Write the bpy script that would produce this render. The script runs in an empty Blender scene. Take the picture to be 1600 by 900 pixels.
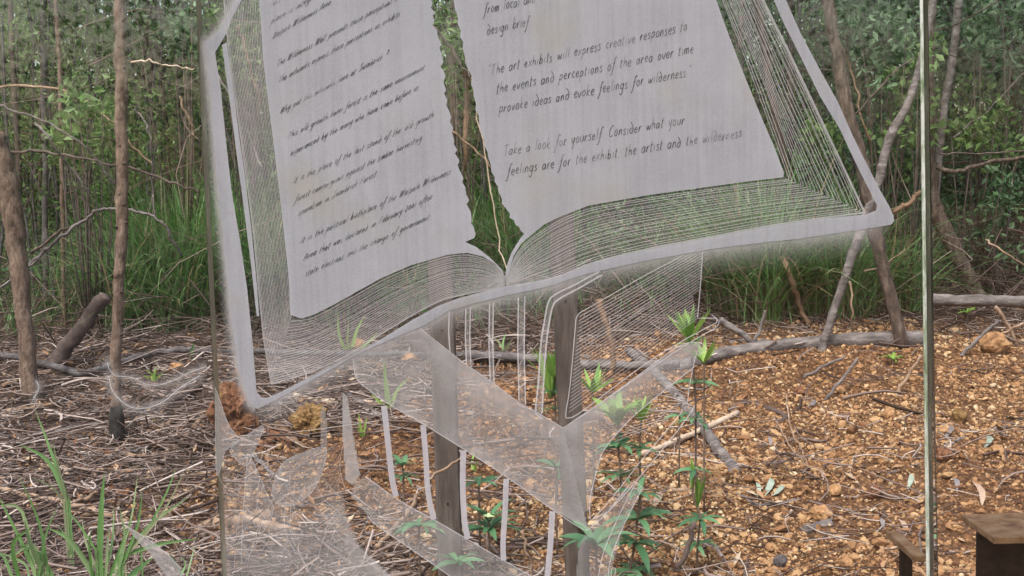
import bpy, math, random
import numpy as np
from mathutils import Vector, Matrix, Euler
from mathutils.geometry import tessellate_polygon
random.seed(7); RNG = np.random.default_rng(11)
S = bpy.context.scene; COL = S.collection
# ------------------------------------------------------------------ camera, sky, sun, exposure
FPX = 1715.0                       # focal length in photo pixels (1600 wide)
PITCH, ROLL, EYE = math.radians(5.0), math.radians(1.6), Vector((0, 0, 1.5))
fw = Vector((0, math.cos(PITCH), -math.sin(PITCH))); r0 = Vector((1, 0, 0)); u0 = r0.cross(fw)
RT = r0*math.cos(ROLL) - u0*math.sin(ROLL); UP = u0*math.cos(ROLL) + r0*math.sin(ROLL)
cam = bpy.data.objects.new('camera', bpy.data.cameras.new('camera')); COL.objects.link(cam)
cam.data.sensor_width = 36; cam.data.lens = FPX/1600*36; cam.data.clip_start = .05; cam.data.clip_end = 500
cam.matrix_world = Matrix(((RT.x, UP.x, -fw.x, EYE.x), (RT.y, UP.y, -fw.y, EYE.y), (RT.z, UP.z, -fw.z, EYE.z), (0, 0, 0, 1)))
S.camera = cam
SUN_EL, SUN_ROT = math.radians(58), math.radians(205)
W = bpy.data.worlds.new('World'); S.world = W; W.use_nodes = True
nt = W.node_tree; sky = nt.nodes.new('ShaderNodeTexSky'); sky.sky_type = 'NISHITA'; sky.sun_disc = False
sky.sun_elevation = SUN_EL; sky.sun_rotation = SUN_ROT; sky.air_density = 1.6; sky.dust_density = 6.0; sky.ozone_density = 1.0
nt.links.new(sky.outputs[0], nt.nodes['Background'].inputs[0]); nt.nodes['Background'].inputs[1].default_value = .15
sl = bpy.data.lights.new('sun', 'SUN'); sl.energy = 1.5; sl.angle = math.radians(14); sl.color = (1, .975, .945)
so = bpy.data.objects.new('sun', sl); COL.objects.link(so)
sd = Vector((math.sin(SUN_ROT)*math.cos(SUN_EL), math.cos(SUN_ROT)*math.cos(SUN_EL), math.sin(SUN_EL)))
so.rotation_euler = (-sd).to_track_quat('-Z', 'Y').to_euler(); so.location = sd*30
S.view_settings.view_transform = 'Standard'; S.view_settings.look = 'None'
S.view_settings.gamma = 1; S.view_settings.exposure = .93
S.cycles.max_bounces = 6; S.cycles.transparent_max_bounces = 32; S.cycles.diffuse_bounces = 3
S.cycles.glossy_bounces = 2; S.cycles.transmission_bounces = 2; S.cycles.use_denoising = True

# ------------------------------------------------------------------ helpers
def ray(px, py): return fw + RT*((px-800)/FPX) + UP*((450-py)/FPX)
def at(px, py, Y):                                     # photo pixel -> point at distance Y in front
    d = ray(px, py); return EYE + d*(Y/d.y)
def _hash(ix, iy):
    h = np.sin(ix*127.1 + iy*311.7)*43758.5453; return h - np.floor(h)
def vnoise(x, y):
    x = np.asarray(x, float); y = np.asarray(y, float); ix = np.floor(x); iy = np.floor(y); fx = x-ix; fy = y-iy
    fx = fx*fx*(3-2*fx); fy = fy*fy*(3-2*fy)
    a = _hash(ix, iy); b = _hash(ix+1, iy); c = _hash(ix, iy+1); d = _hash(ix+1, iy+1)
    return (a*(1-fx)+b*fx)*(1-fy) + (c*(1-fx)+d*fx)*fy - .5
def gh(x, y):                                          # height of the ground
    x = np.asarray(x, float); y = np.asarray(y, float)
    z = np.where(y < 4, 0, np.where(y < 9, .105*(y-4), .525+.05*(y-9)))
    z = np.where(y > 40, .525+.05*31, z)
    near = np.clip((y+2)/4, 0, 1)
    return z + near*(.16*vnoise(x*.8+3, y*.8) + .07*vnoise(x*2.3, y*2.3+9) + .03*vnoise(x*6, y*6))
def ground(px, py, lift=0.0):
    d = ray(px, py); t = 2.6
    while t < 60:
        p = EYE + d*(t/d.y)
        if p.z <= float(gh(p.x, p.y)): break
        t += .04
    p = EYE + d*(t/d.y); p.z += lift; return p
def link(name, me, mat=None, parent=None):
    o = bpy.data.objects.new(name, me); COL.objects.link(o)
    if mat is not None and not me.materials: me.materials.append(mat)
    if parent is not None: o.parent = parent
    return o
def tag(o, label=None, cat=None, group=None, kind=None):
    if label: o['label'] = label
    if cat: o['category'] = cat
    if group: o['group'] = group
    if kind: o['kind'] = kind
    return o
def thing(name, loc, label, cat, group=None):
    o = bpy.data.objects.new(name, None); COL.objects.link(o); o.location = loc; o.empty_display_size = .05
    bpy.context.view_layer.update() if False else None
    return tag(o, label, cat, group)
def local(o, pts): L = o.location; return [Vector(p)-L for p in pts]
def npmesh(name, V, F, smooth=False, tint=None, attr='tint'):
    V = np.asarray(V, np.float32).reshape(-1, 3); F = np.asarray(F, np.int32); k = F.shape[1]; n = len(F)
    me = bpy.data.meshes.new(name); me.vertices.add(len(V)); me.vertices.foreach_set('co', V.ravel())
    me.loops.add(n*k); me.loops.foreach_set('vertex_index', F.ravel())
    me.polygons.add(n); me.polygons.foreach_set('loop_start', np.arange(0, n*k, k, dtype=np.int32))
    me.polygons.foreach_set('use_smooth', np.full(n, smooth))
    if tint is not None:
        a = me.attributes.new(attr, 'FLOAT', 'POINT'); a.data.foreach_set('value', np.asarray(tint, np.float32))
    me.update(calc_edges=True); return me
def mesh(name, V, F, smooth=False):
    me = bpy.data.meshes.new(name); me.from_pydata([tuple(v) for v in V], [], F)
    if smooth: me.polygons.foreach_set('use_smooth', [True]*len(me.polygons))
    me.update(); return me
def tube_geo(pts, rad, n=7, rough=0.0, caps=True, off=0):
    pts = [Vector(p) for p in pts]; V = []; F = []; nrm = None; m = len(pts)
    for i, p in enumerate(pts):
        t = (pts[min(i+1, m-1)]-pts[max(i-1, 0)]).normalized()
        if nrm is None: nrm = t.orthogonal().normalized()
        nrm = (nrm - t*nrm.dot(t)).normalized(); b = t.cross(nrm)
        r = rad[i] if isinstance(rad, (list, tuple)) else rad
        for k in range(n):
            a = 2*math.pi*k/n; q = r*(1+rough*random.uniform(-1, 1)); V.append(p + (nrm*math.cos(a)+b*math.sin(a))*q)
    for i in range(m-1):
        for k in range(n):
            F.append((off+i*n+k, off+i*n+(k+1) % n, off+(i+1)*n+(k+1) % n, off+(i+1)*n+k))
    if caps: F.append(tuple(off+k for k in range(n))[::-1]); F.append(tuple(off+(m-1)*n+k for k in range(n)))
    return V, F
def smooth_path(pts, sub=4, wob=0.0):                   # Catmull-Rom through the points
    pts = [Vector(p) for p in pts]; out = []
    for i in range(len(pts)-1):
        a, b, c, d = pts[max(i-1, 0)], pts[i], pts[i+1], pts[min(i+2, len(pts)-1)]
        for k in range(sub):
            t = k/sub
            out.append(.5*((2*b)+(c-a)*t+(2*a-5*b+4*c-d)*t*t+(3*b-a-3*c+d)*t**3))
    out.append(pts[-1])
    if wob:
        for p in out[1:-1]: p += Vector((random.gauss(0, wob), random.gauss(0, wob), random.gauss(0, wob)))
    return out
# ------------------------------------------------------------------ materials
def srgb(r, g, b):
    f = lambda c: (c/255/12.92) if c/255 <= .04045 else ((c/255+.055)/1.055)**2.4
    return (f(r), f(g), f(b), 1)
def newmat(name):
    m = bpy.data.materials.new(name); m.use_nodes = True; return m, m.node_tree.nodes, m.node_tree.links, m.node_tree.nodes['Principled BSDF']
def ramp(n, stops):
    r = n.new('ShaderNodeValToRGB'); e = r.color_ramp.elements
    while len(e) < len(stops): e.new(.5)
    for i, (p, c) in enumerate(stops): e[i].position = p; e[i].color = c
    return r
def mottled(name, stops, scale=8, rough=.85, bump=.4, stretch=(1, 1, 1), detail=6, bdist=.01):
    m, n, l, b = newmat(name)
    tc = n.new('ShaderNodeTexCoord'); mp = n.new('ShaderNodeMapping'); mp.inputs['Scale'].default_value = stretch
    no = n.new('ShaderNodeTexNoise'); no.inputs['Scale'].default_value = scale; no.inputs['Detail'].default_value = detail; no.inputs['Roughness'].default_value = .65
    l.new(tc.outputs['Object'], mp.inputs[0]); l.new(mp.outputs[0], no.inputs[0])
    r = ramp(n, stops); l.new(no.outputs[0], r.inputs[0]); l.new(r.outputs[0], b.inputs['Base Color'])
    b.inputs['Roughness'].default_value = rough; b.inputs['Specular IOR Level'].default_value = .25
    if bump:
        bp = n.new('ShaderNodeBump'); bp.inputs['Strength'].default_value = bump; bp.inputs['Distance'].default_value = bdist
        l.new(no.outputs[0], bp.inputs['Height']); l.new(bp.outputs[0], b.inputs['Normal'])
    return m
def tinted(name, stops, rough=.8, spec=.25, translucent=0.0, noise=0.0):
    m, n, l, b = newmat(name)
    a = n.new('ShaderNodeAttribute'); a.attribute_name = 'tint'; r = ramp(n, stops)
    src = a.outputs['Fac']
    if noise:
        no = n.new('ShaderNodeTexNoise'); no.inputs['Scale'].default_value = 60; no.inputs['Detail'].default_value = 3
        ma = n.new('ShaderNodeMath'); ma.operation = 'MULTIPLY_ADD'; ma.inputs[1].default_value = noise
        su = n.new('ShaderNodeMath'); su.operation = 'SUBTRACT'; su.inputs[1].default_value = noise*.5
        tc = n.new('ShaderNodeTexCoord'); l.new(tc.outputs['Object'], no.inputs[0])
        l.new(no.outputs[0], ma.inputs[0]); l.new(a.outputs['Fac'], ma.inputs[2]); l.new(ma.outputs[0], su.inputs[0]); src = su.outputs[0]
    l.new(src, r.inputs[0]); l.new(r.outputs[0], b.inputs['Base Color'])
    b.inputs['Roughness'].default_value = rough; b.inputs['Specular IOR Level'].default_value = spec
    if translucent:
        t = n.new('ShaderNodeBsdfTranslucent'); l.new(r.outputs[0], t.inputs[0])
        mx = n.new('ShaderNodeMixShader'); mx.inputs[0].default_value = translucent
        l.new(b.outputs[0], mx.inputs[1]); l.new(t.outputs[0], mx.inputs[2]); l.new(mx.outputs[0], n['Material Output'].inputs[0])
    return m
def glass_mat(name, tint, refl=.05, rough=.02):
    m, n, l, b = newmat(name); n.remove(b)
    t = n.new('ShaderNodeBsdfTransparent'); t.inputs[0].default_value = tint
    g = n.new('ShaderNodeBsdfGlossy'); g.inputs['Roughness'].default_value = rough; g.inputs[0].default_value = (1, 1, 1, 1)
    fr = n.new('ShaderNodeFresnel'); fr.inputs[0].default_value = 1.45
    mx = n.new('ShaderNodeMixShader'); l.new(fr.outputs[0], mx.inputs[0]); l.new(t.outputs[0], mx.inputs[1]); l.new(g.outputs[0], mx.inputs[2])
    l.new(mx.outputs[0], n['Material Output'].inputs[0]); return m
def frost_mat(name, col, cover=1.0, attr=None, stain=None):
    m, n, l, b = newmat(name); n.remove(b)
    d = n.new('ShaderNodeBsdfDiffuse'); t = n.new('ShaderNodeBsdfTranslucent'); d.inputs[0].default_value = col; t.inputs[0].default_value = col
    tc = n.new('ShaderNodeTexCoord')
    no = n.new('ShaderNodeTexNoise'); no.inputs['Scale'].default_value = 9; no.inputs['Detail'].default_value = 8; no.inputs['Roughness'].default_value = .7
    l.new(tc.outputs['Object'], no.inputs[0])
    dirty = tuple(c*.80 for c in col[:3])+(1,)
    wm = n.new('ShaderNodeMapping'); wm.inputs['Scale'].default_value = (150, 1, 5); wv = n.new('ShaderNodeTexNoise'); wv.inputs['Scale'].default_value = 1; wv.inputs['Detail'].default_value = 4
    l.new(tc.outputs['Object'], wm.inputs[0]); l.new(wm.outputs[0], wv.inputs[0])
    gr = n.new('ShaderNodeTexNoise'); gr.inputs['Scale'].default_value = 420; gr.inputs['Detail'].default_value = 2; l.new(tc.outputs['Object'], gr.inputs[0])
    mw = n.new('ShaderNodeMix'); mw.data_type = 'FLOAT'; mw.inputs[0].default_value = .42; l.new(no.outputs[0], mw.inputs[2]); l.new(wv.outputs[0], mw.inputs[3])
    mg = n.new('ShaderNodeMix'); mg.data_type = 'FLOAT'; mg.inputs[0].default_value = .28; l.new(mw.outputs[0], mg.inputs[2]); l.new(gr.outputs[0], mg.inputs[3])
    r = ramp(n, [(.36, dirty), (.58, col)]); l.new(mg.outputs[0], r.inputs[0])
    out = r.outputs[0]
    if stain:                                          # ochre streaks of rusty water dried on the frost
        n2 = n.new('ShaderNodeTexNoise'); n2.inputs['Scale'].default_value = 7; n2.inputs['Detail'].default_value = 4
        l.new(tc.outputs['Object'], n2.inputs[0]); r2 = ramp(n, [(.56, (0, 0, 0, 1)), (.72, (.5, .5, .5, 1))]); l.new(n2.outputs[0], r2.inputs[0])
        mc = n.new('ShaderNodeMixRGB'); mc.inputs[2].default_value = stain; l.new(r2.outputs[0], mc.inputs[0]); l.new(out, mc.inputs[1]); out = mc.outputs[0]
    l.new(out, d.inputs[0]); l.new(out, t.inputs[0])
    mx = n.new('ShaderNodeMixShader'); mx.inputs[0].default_value = .35; l.new(d.outputs[0], mx.inputs[1]); l.new(t.outputs[0], mx.inputs[2])
    tr = n.new('ShaderNodeBsdfTransparent'); m2 = n.new('ShaderNodeMixShader')
    if attr:
        a = n.new('ShaderNodeAttribute'); a.attribute_name = attr
        fine = n.new('ShaderNodeTexNoise'); fine.inputs['Scale'].default_value = 34; fine.inputs['Detail'].default_value = 9; fine.inputs['Roughness'].default_value = .72; l.new(tc.outputs['Object'], fine.inputs[0])
        ma = n.new('ShaderNodeMath'); ma.operation = 'MULTIPLY'; mb = n.new('ShaderNodeMath'); mb.operation = 'ADD'; mb.inputs[1].default_value = .5
        l.new(fine.outputs[0], mb.inputs[0]); l.new(a.outputs['Fac'], ma.inputs[0]); l.new(mb.outputs[0], ma.inputs[1]); ma.use_clamp = True
        l.new(ma.outputs[0], m2.inputs[0])
    else: m2.inputs[0].default_value = cover
    l.new(tr.outputs[0], m2.inputs[1]); l.new(mx.outputs[0], m2.inputs[2]); l.new(m2.outputs[0], n['Material Output'].inputs[0]); return m

FROSTC = (.395, .405, .455, 1)
def soil_mat():                                        # orange gravel soil giving way to dark leaf mould (attribute 'heap')
    m = mottled('ground_soil', [(.32, (.035, .016, .010, 1)), (.5, (.115, .055, .028, 1)), (.68, (.25, .14, .072, 1))], 30, .95, 1.0, bdist=.04); n, l = m.node_tree.nodes, m.node_tree.links
    b = n['Principled BSDF']; no = [q for q in n if q.type == 'TEX_NOISE'][0]; c1 = b.inputs['Base Color'].links[0].from_socket
    r = ramp(n, [(.3, (.018, .012, .010, 1)), (.52, (.065, .042, .033, 1)), (.72, (.15, .10, .078, 1))]); l.new(no.outputs[0], r.inputs[0])
    a = n.new('ShaderNodeAttribute'); a.attribute_name = 'heap'; mc = n.new('ShaderNodeMixRGB'); l.new(a.outputs['Fac'], mc.inputs[0]); l.new(r.outputs[0], mc.inputs[1]); l.new(c1, mc.inputs[2]); l.new(mc.outputs[0], b.inputs['Base Color']); return m
M = dict(
 page=frost_mat('frosted_page', FROSTC, .975, stain=(.36, .34, .30, 1)),
 cover=frost_mat('frosted_cover', FROSTC, .93, stain=(.34, .27, .17, 1)),
 line=frost_mat('etched_line', (.62, .61, .65, 1), .58),
 fine=frost_mat('etched_fine_line', (.62, .61, .65, 1), .46),
 bar=frost_mat('etched_bar', (.50, .49, .55, 1), .85),
 haze=frost_mat('frost_haze', (.46, .455, .475, 1), attr='frost'),
 glass=glass_mat('clear_glass', (.97, .985, .975, 1)),
 gravel=tinted('gravel_stone', [(0, (.06, .026, .014, 1)), (.25, (.185, .088, .042, 1)), (.55, (.315, .175, .088, 1)), (.85, (.43, .28, .155, 1)), (1, (.50, .385, .26, 1))], .85, .25, noise=.25),
 soil=soil_mat(),
 litter=tinted('dry_twig', [(0, (.04, .027, .023, 1)), (.35, (.11, .078, .07, 1)), (.75, (.25, .19, .175, 1)), (1, (.45, .38, .36, 1))], .9, .15),
 dleaf=tinted('dead_leaf', [(0, (.06, .03, .018, 1)), (.45, (.19, .092, .05, 1)), (.8, (.33, .20, .12, 1)), (1, (.45, .36, .27, 1))], .85, .2),
 leaf=tinted('bush_leaf', [(0, (.022, .036, .015, 1)), (.5, (.095, .165, .055, 1)), (.85, (.17, .275, .095, 1)), (1, (.22, .31, .15, 1))], .6, .2, .4),
 dark_leaf=tinted('shrub_leaf', [(0, (.022, .038, .02, 1)), (.5, (.085, .16, .075, 1)), (1, (.20, .30, .19, 1))], .6, .2, .35),
 sedge=tinted('sedge_blade', [(0, (.035, .075, .022, 1)), (.5, (.10, .225, .058, 1)), (.84, (.19, .34, .14, 1)), (.92, (.30, .33, .20, 1)), (1, (.36, .27, .17, 1))], .45, .4, .3),
 lime=tinted('young_leaf', [(0, (.11, .25, .045, 1)), (1, (.30, .47, .10, 1))], .5, .4, .35),
 green=tinted('seedling_leaf', [(0, (.05, .145, .07, 1)), (1, (.13, .28, .14, 1))], .5, .4, .3),
 bark=mottled('brown_bark', [(.3, (.06, .042, .034, 1)), (.52, (.175, .122, .098, 1)), (.75, (.30, .225, .185, 1))], 15, .9, 1.0, (2, 2, .8), bdist=.025),
 red_bark=mottled('red_bark', [(.3, (.035, .026, .024, 1)), (.52, (.10, .074, .064, 1)), (.75, (.23, .175, .15, 1))], 14, .9, 1.0, (2.5, 2.5, .6), bdist=.025),
 grey_wood=mottled('grey_weathered_wood', [(.3, (.06, .05, .05, 1)), (.52, (.155, .135, .137, 1)), (.75, (.31, .28, .28, 1))], 22, .9, 1.0, (.35, 1, 1), bdist=.02),
 dark_grey=mottled('dark_grey_wood', [(.3, (.04, .035, .037, 1)), (.55, (.10, .09, .095, 1)), (.78, (.22, .205, .215, 1))], 12, .85, .6),
 dark_wood=mottled('dark_wood', [(.3, (.04, .03, .028, 1)), (.6, (.12, .09, .085, 1)), (.8, (.22, .18, .17, 1))], 12, .9, .6),
 tan_wood=mottled('tan_dry_wood', [(.3, (.13, .08, .055, 1)), (.55, (.30, .205, .15, 1)), (.75, (.44, .34, .27, 1))], 12, .9, .6),
 pale_wood=mottled('pale_split_wood', [(.3, (.33, .235, .17, 1)), (.6, (.52, .42, .34, 1))], 15, .85, .4),
 char=mottled('charred_wood', [(.35, (.008, .008, .009, 1)), (.7, (.04, .036, .035, 1))], 20, .8, .9),
 orange_bark=mottled('orange_bark', [(.3, (.10, .06, .04, 1)), (.65, (.24, .155, .105, 1))], 12, .9, .6),
 post=mottled('sawn_post', [(.3, (.045, .036, .033, 1)), (.52, (.09, .073, .068, 1)), (.75, (.155, .128, .12, 1))], 7, .9, .5, (5, 5, .6)),
 rock=mottled('laterite_rock', [(.3, (.16, .08, .04, 1)), (.55, (.36, .20, .10, 1)), (.75, (.52, .34, .19, 1))], 18, .92, .9),
 clod=mottled('red_earth', [(.3, (.06, .026, .016, 1)), (.5, (.19, .085, .048, 1)), (.72, (.32, .18, .11, 1))], 30, .95, 1.0, bdist=.03),
 yellow=mottled('yellow_earth', [(.3, (.07, .038, .016, 1)), (.5, (.22, .125, .05, 1)), (.72, (.40, .27, .13, 1))], 30, .95, 1.0, bdist=.03),
 grey_rock=mottled('grey_stone', [(.3, (.04, .038, .042, 1)), (.7, (.12, .11, .12, 1))], 18, .9, .7),
 rust=mottled('rusty_steel', [(.3, (.25, .11, .058, 1)), (.48, (.50, .26, .13, 1)), (.7, (.64, .39, .22, 1))], 38, .8, .6, detail=10),
 steel=mottled('steel_and_painted_shade', [(.35, (.012, .009, .009, 1)), (.7, (.045, .03, .025, 1))], 22, .7, .3),  # for nails and legs; on the beam web its near-black is painted shade
)
def ink():
    m, n, l, b = newmat('clear_lettering'); tc = n.new('ShaderNodeTexCoord'); no = n.new('ShaderNodeTexNoise')
    no.inputs['Scale'].default_value = 13; no.inputs['Detail'].default_value = 3; l.new(tc.outputs['Object'], no.inputs[0])
    r = ramp(n, [(.34, (.05, .05, .055, 1)), (.52, (.08, .078, .084, 1)), (.62, (.15, .145, .155, 1)), (.72, (.26, .26, .285, 1))]); l.new(no.outputs[0], r.inputs[0])
    l.new(r.outputs[0], b.inputs['Base Color']); b.inputs['Roughness'].default_value = .6; b.inputs['Specular IOR Level'].default_value = .1
    return m
M['ink'] = ink()
def edge_glass(name, stops, scale, rough):
    m, n, l, b = newmat(name); tc = n.new('ShaderNodeTexCoord'); mp = n.new('ShaderNodeMapping'); mp.inputs['Scale'].default_value = (3, 3, 1)
    no = n.new('ShaderNodeTexNoise'); no.inputs['Scale'].default_value = scale; no.inputs['Detail'].default_value = 8; no.inputs['Roughness'].default_value = .75
    l.new(tc.outputs['Object'], mp.inputs[0]); l.new(mp.outputs[0], no.inputs[0]); r = ramp(n, stops); l.new(no.outputs[0], r.inputs[0])
    l.new(r.outputs[0], b.inputs['Base Color']); b.inputs['Roughness'].default_value = rough; b.inputs['Specular IOR Level'].default_value = .8
    t = n.new('ShaderNodeBsdfTransparent'); mx = n.new('ShaderNodeMixShader'); mx.inputs[0].default_value = .82
    l.new(t.outputs[0], mx.inputs[1]); l.new(b.outputs[0], mx.inputs[2]); l.new(mx.outputs[0], n['Material Output'].inputs[0]); return m
M['edge_olive'] = edge_glass('glass_edge', [(.3, (.06, .058, .046, 1)), (.55, (.16, .155, .12, 1)), (.72, (.34, .34, .28, 1))], 6, .15)
M['edge_glints'] = edge_glass('glass_edge_glints', [(.32, (.10, .17, .06, 1)), (.46, (.42, .50, .36, 1)), (.58, (.85, .88, .84, 1))], 16, .2)  # white and green patches are painted reflections along the polished edge
M['edge_side'] = edge_glass('glass_edge_side', [(.3, (.20, .18, .13, 1)), (.55, (.34, .31, .24, 1)), (.66, (.48, .48, .36, 1)), (.74, (.80, .82, .70, 1))], 9, .2)

# ------------------------------------------------------------------ the ground
def gravelness(x, y):                                     # 1 where the orange gravel heap lies, 0 on the twig litter
    g = np.clip((x+1.15+.10*(y-4.5))/.7 + 2.3*vnoise(x*1.4+7, y*1.4), 0, 1); return g*np.clip((7.9+.35*np.tanh(x)-y)/.7, 0, 1)
def build_ground():
    ys = np.concatenate([np.linspace(-60, 0, 12)[:-1], np.linspace(0, 3, 14)[:-1], np.linspace(3, 10, 260)[:-1], np.linspace(10, 26, 70)[:-1], np.linspace(26, 120, 20)])
    xs = np.concatenate([np.linspace(-90, -8, 16)[:-1], np.linspace(-8, 8, 300)[:-1], np.linspace(8, 90, 16)])
    X, Y = np.meshgrid(xs, ys); Z = gh(X, Y); nx, ny = len(xs), len(ys)
    i = np.arange(nx*ny).reshape(ny, nx); F = np.stack([i[:-1, :-1], i[:-1, 1:], i[1:, 1:], i[1:, :-1]], -1).reshape(-1, 4)
    o = link('ground', npmesh('ground', np.stack([X, Y, Z], -1), F, True, gravelness(X, Y).ravel(), 'heap'), M['soil']); o['kind'] = 'structure'
build_ground()

# ------------------------------------------------------------------ the glass screen: three panes in a row
GY, GT = 1.70, .019                                     # distance of the front faces, thickness of the glass
def gp(px, py, lift=0.0): return at(px, py, GY-lift)    # a spot on the front face (or just proud of it)
def slab(name, quad, mat, parent, y0, y1):              # quad of photo pixels on the front face -> slab
    f = [at(x, y, GY) for x, y in quad]; V = [Vector((p.x, y0, p.z)) for p in f]+[Vector((p.x, y1, p.z)) for p in f]
    me = mesh(name, V, [(0, 1, 2, 3), (7, 6, 5, 4), (0, 4, 5, 1), (1, 5, 6, 2), (2, 6, 7, 3), (3, 7, 4, 0)])
    return link(name, me, mat, parent)
def edge_x(a, b, py): return a + (b-a)*py/900           # an edge line through (a, 0) and (b, 900)
def quad(x0a, x0b, x1a, x1b, top=-560, bot=1830):
    return [(edge_x(x0a, x0b, top), top), (edge_x(x1a, x1b, top), top), (edge_x(x1a, x1b, bot), bot), (edge_x(x0a, x0b, bot), bot)]
def flat(name, poly, mat, parent, lift):                # etched patch: polygon of photo pixels on the glass
    V = [gp(x, y, lift) for x, y in poly]; tri = tessellate_polygon([[Vector((x, y, 0)) for x, y in poly]])
    F = []
    for a, b, c in tri:
        (x1, y1), (x2, y2), (x3, y3) = poly[a], poly[b], poly[c]
        F.append((a, b, c) if (x2-x1)*(y3-y1)-(x3-x1)*(y2-y1) < 0 else (a, c, b))
    return link(name, mesh(name, V, F), mat, parent)
class Ribbons:                                           # many etched strokes in one flat mesh
    def __init__(s): s.V = []; s.F = []
    def add(s, pts, w, lift, taper=False):
        pts = [Vector((x, y, 0)) for x, y in pts]; m = len(pts)
        if m < 2: return
        o = len(s.V)
        for i, p in enumerate(pts):
            t = (pts[min(i+1, m-1)]-pts[max(i-1, 0)])
            if t.length < 1e-6: t = Vector((1, 0, 0))
            t.normalize(); nn = Vector((-t.y, t.x, 0)); ww = w*(.55 if taper and i in (0, m-1) else 1)*.5
            for sg in (-1, 1): q = p+nn*ww*sg; s.V.append(gp(q.x, q.y, lift))
        for i in range(m-1): s.F.append((o+2*i, o+2*i+1, o+2*i+3, o+2*i+2))
    def build(s, name, mat, parent): return link(name, mesh(name, s.V, s.F), mat, parent)
def curve(pts, n=6): return [(p.x, p.y) for p in smooth_path([Vector((x, y, 0)) for x, y in pts], n)]
def resample(pts, n):
    P = np.array(pts, float); s = np.concatenate([[0], np.cumsum(np.hypot(*np.diff(P, axis=0).T))]); t = np.linspace(0, s[-1], n)
    return np.stack([np.interp(t, s, P[:, 0]), np.interp(t, s, P[:, 1])], 1)

left_pane = thing('glass_panel', (0, 0, 0), 'clear glass panel at the left edge, etched with faint curved strokes and thin leaf points', 'glass panel', 'etched glass panels set edge to edge')
mid_pane = thing('glass_panel', (0, 0, 0), 'big clear glass panel etched with an open book full of handwriting', 'glass panel', 'etched glass panels set edge to edge')
right_pane = thing('glass_panel', (0, 0, 0), 'clear unmarked glass panel at the right edge above the rusty beam', 'glass panel', 'etched glass panels set edge to edge')
slab('pane', quad(-560, -520, 306, 347), M['glass'], left_pane, GY, GY+GT)
slab('pane', quad(314, 354.5, 1437, 1455), M['glass'], mid_pane, GY, GY+GT)
slab('pane', quad(1450, 1466, 2300, 2300), M['glass'], right_pane, GY, GY+GT)
# polished edges: slim bevelled strips standing a hair clear of the slabs
def strip(name, a0, a1, b0, b1, mat, parent, ya, yb):
    V = []
    for (u, v, y) in ((a0, a1, ya), (b0, b1, yb)):
        for py in (-560, 1830): p = at(edge_x(u, v, py), py, y); V.append(p)
    V += [v+Vector((0, .004, 0)) for v in V]
    return link(name, mesh(name, V, [(0, 1, 3, 2), (4, 6, 7, 5), (0, 2, 6, 4), (1, 5, 7, 3), (0, 4, 5, 1), (2, 3, 7, 6)]), mat, parent)
strip('polished_edge', 306.6, 347.6, 313.5, 354, M['edge_side'], left_pane, GY+.001, GY+GT-.001)
strip('polished_edge', 1438, 1448.5, 1442.3, 1452.7, M['edge_glints'], mid_pane, GY-.001, GY+.003)
strip('polished_edge', 1442.8, 1453.2, 1449.4, 1459.8, M['edge_olive'], right_pane, GY+GT-.002, GY+.001)

cover = [(362, -15), (367, 0), (345, 45), (321, 66), (321, 80), (327, 125), (333, 200), (341, 300), (354, 420), (364, 520), (376, 590), (390, 631), (402, 639), (423, 629), (450, 615),
 (504, 585), (559, 553), (612, 530), (662, 509), (700, 486), (745, 473), (794, 461), (830, 454), (866, 445), (900, 433), (937, 423), (1012, 407), (1106, 390), (1200, 378), (1250, 373), (1330, 361), (1375, 354),
 (1392, 351), (1397, 346), (1396, 337), (1390, 323), (1375, 297), (1347, 242), (1331, 209), (1309, 159), (1278, 103), (1250, 50), (1228, 0), (1221, -15), (1202, -15), (1209, 0), (1225, 37),
 (1250, 87), (1281, 150), (1312, 201), (1344, 269), (1362, 304), (1370, 320), (1369, 329), (1353, 335), (1281, 342), (1200, 354), (1106, 372), (1012, 390), (960, 401), (925, 411), (875, 431), (840, 440), (784, 448), (716, 466),
 (684, 478), (644, 500), (580, 540), (519, 573), (450, 607), (420, 622), (408, 621), (401, 612), (394, 528), (386, 450), (375, 375), (362, 300), (353, 220), (345, 140), (336, 82), (354, 52), (363, 28), (377, 0), (383, -15)]
flat('book_cover', cover, M['cover'], mid_pane, .0012)
Lpage = [(404, -20), (405, 0), (411, 90), (418, 150), (427, 220), (440, 330), (450, 420), (454, 492), (471, 498), (492, 491), (520, 477), (543, 464), (595, 435), (642, 414.5), (699, 398), (730, 395), (755, 401), (773, 412), (786, 428), (789, 432),
 (784, 421), (766, 403), (744, 386), (727, 378)]
tornL = [(741, 372), (743, 366), (740, 354), (736, 349), (737, 343), (735.5, 331), (729, 319), (733, 313), (728, 303), (727, 293), (722, 284), (724, 278), (718, 266), (715, 258), (718, 251), (711, 240), (714, 234), (709, 225), (710, 220), (706, 207), (708, 200),
 (703, 190), (705, 183), (702, 174), (697, 164), (699, 157), (694, 146), (697, 141), (693, 128), (696, 119), (693, 110), (688, 104), (693, 97), (690, 85), (687, 74), (690, 70), (684, 57), (683, 47), (676, 40), (679, 32), (676, 24), (680, 20), (673, 12), (676, 6), (672, -4), (673, -20)]
flat('page', Lpage+tornL, M['page'], mid_pane, .0018)
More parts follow.
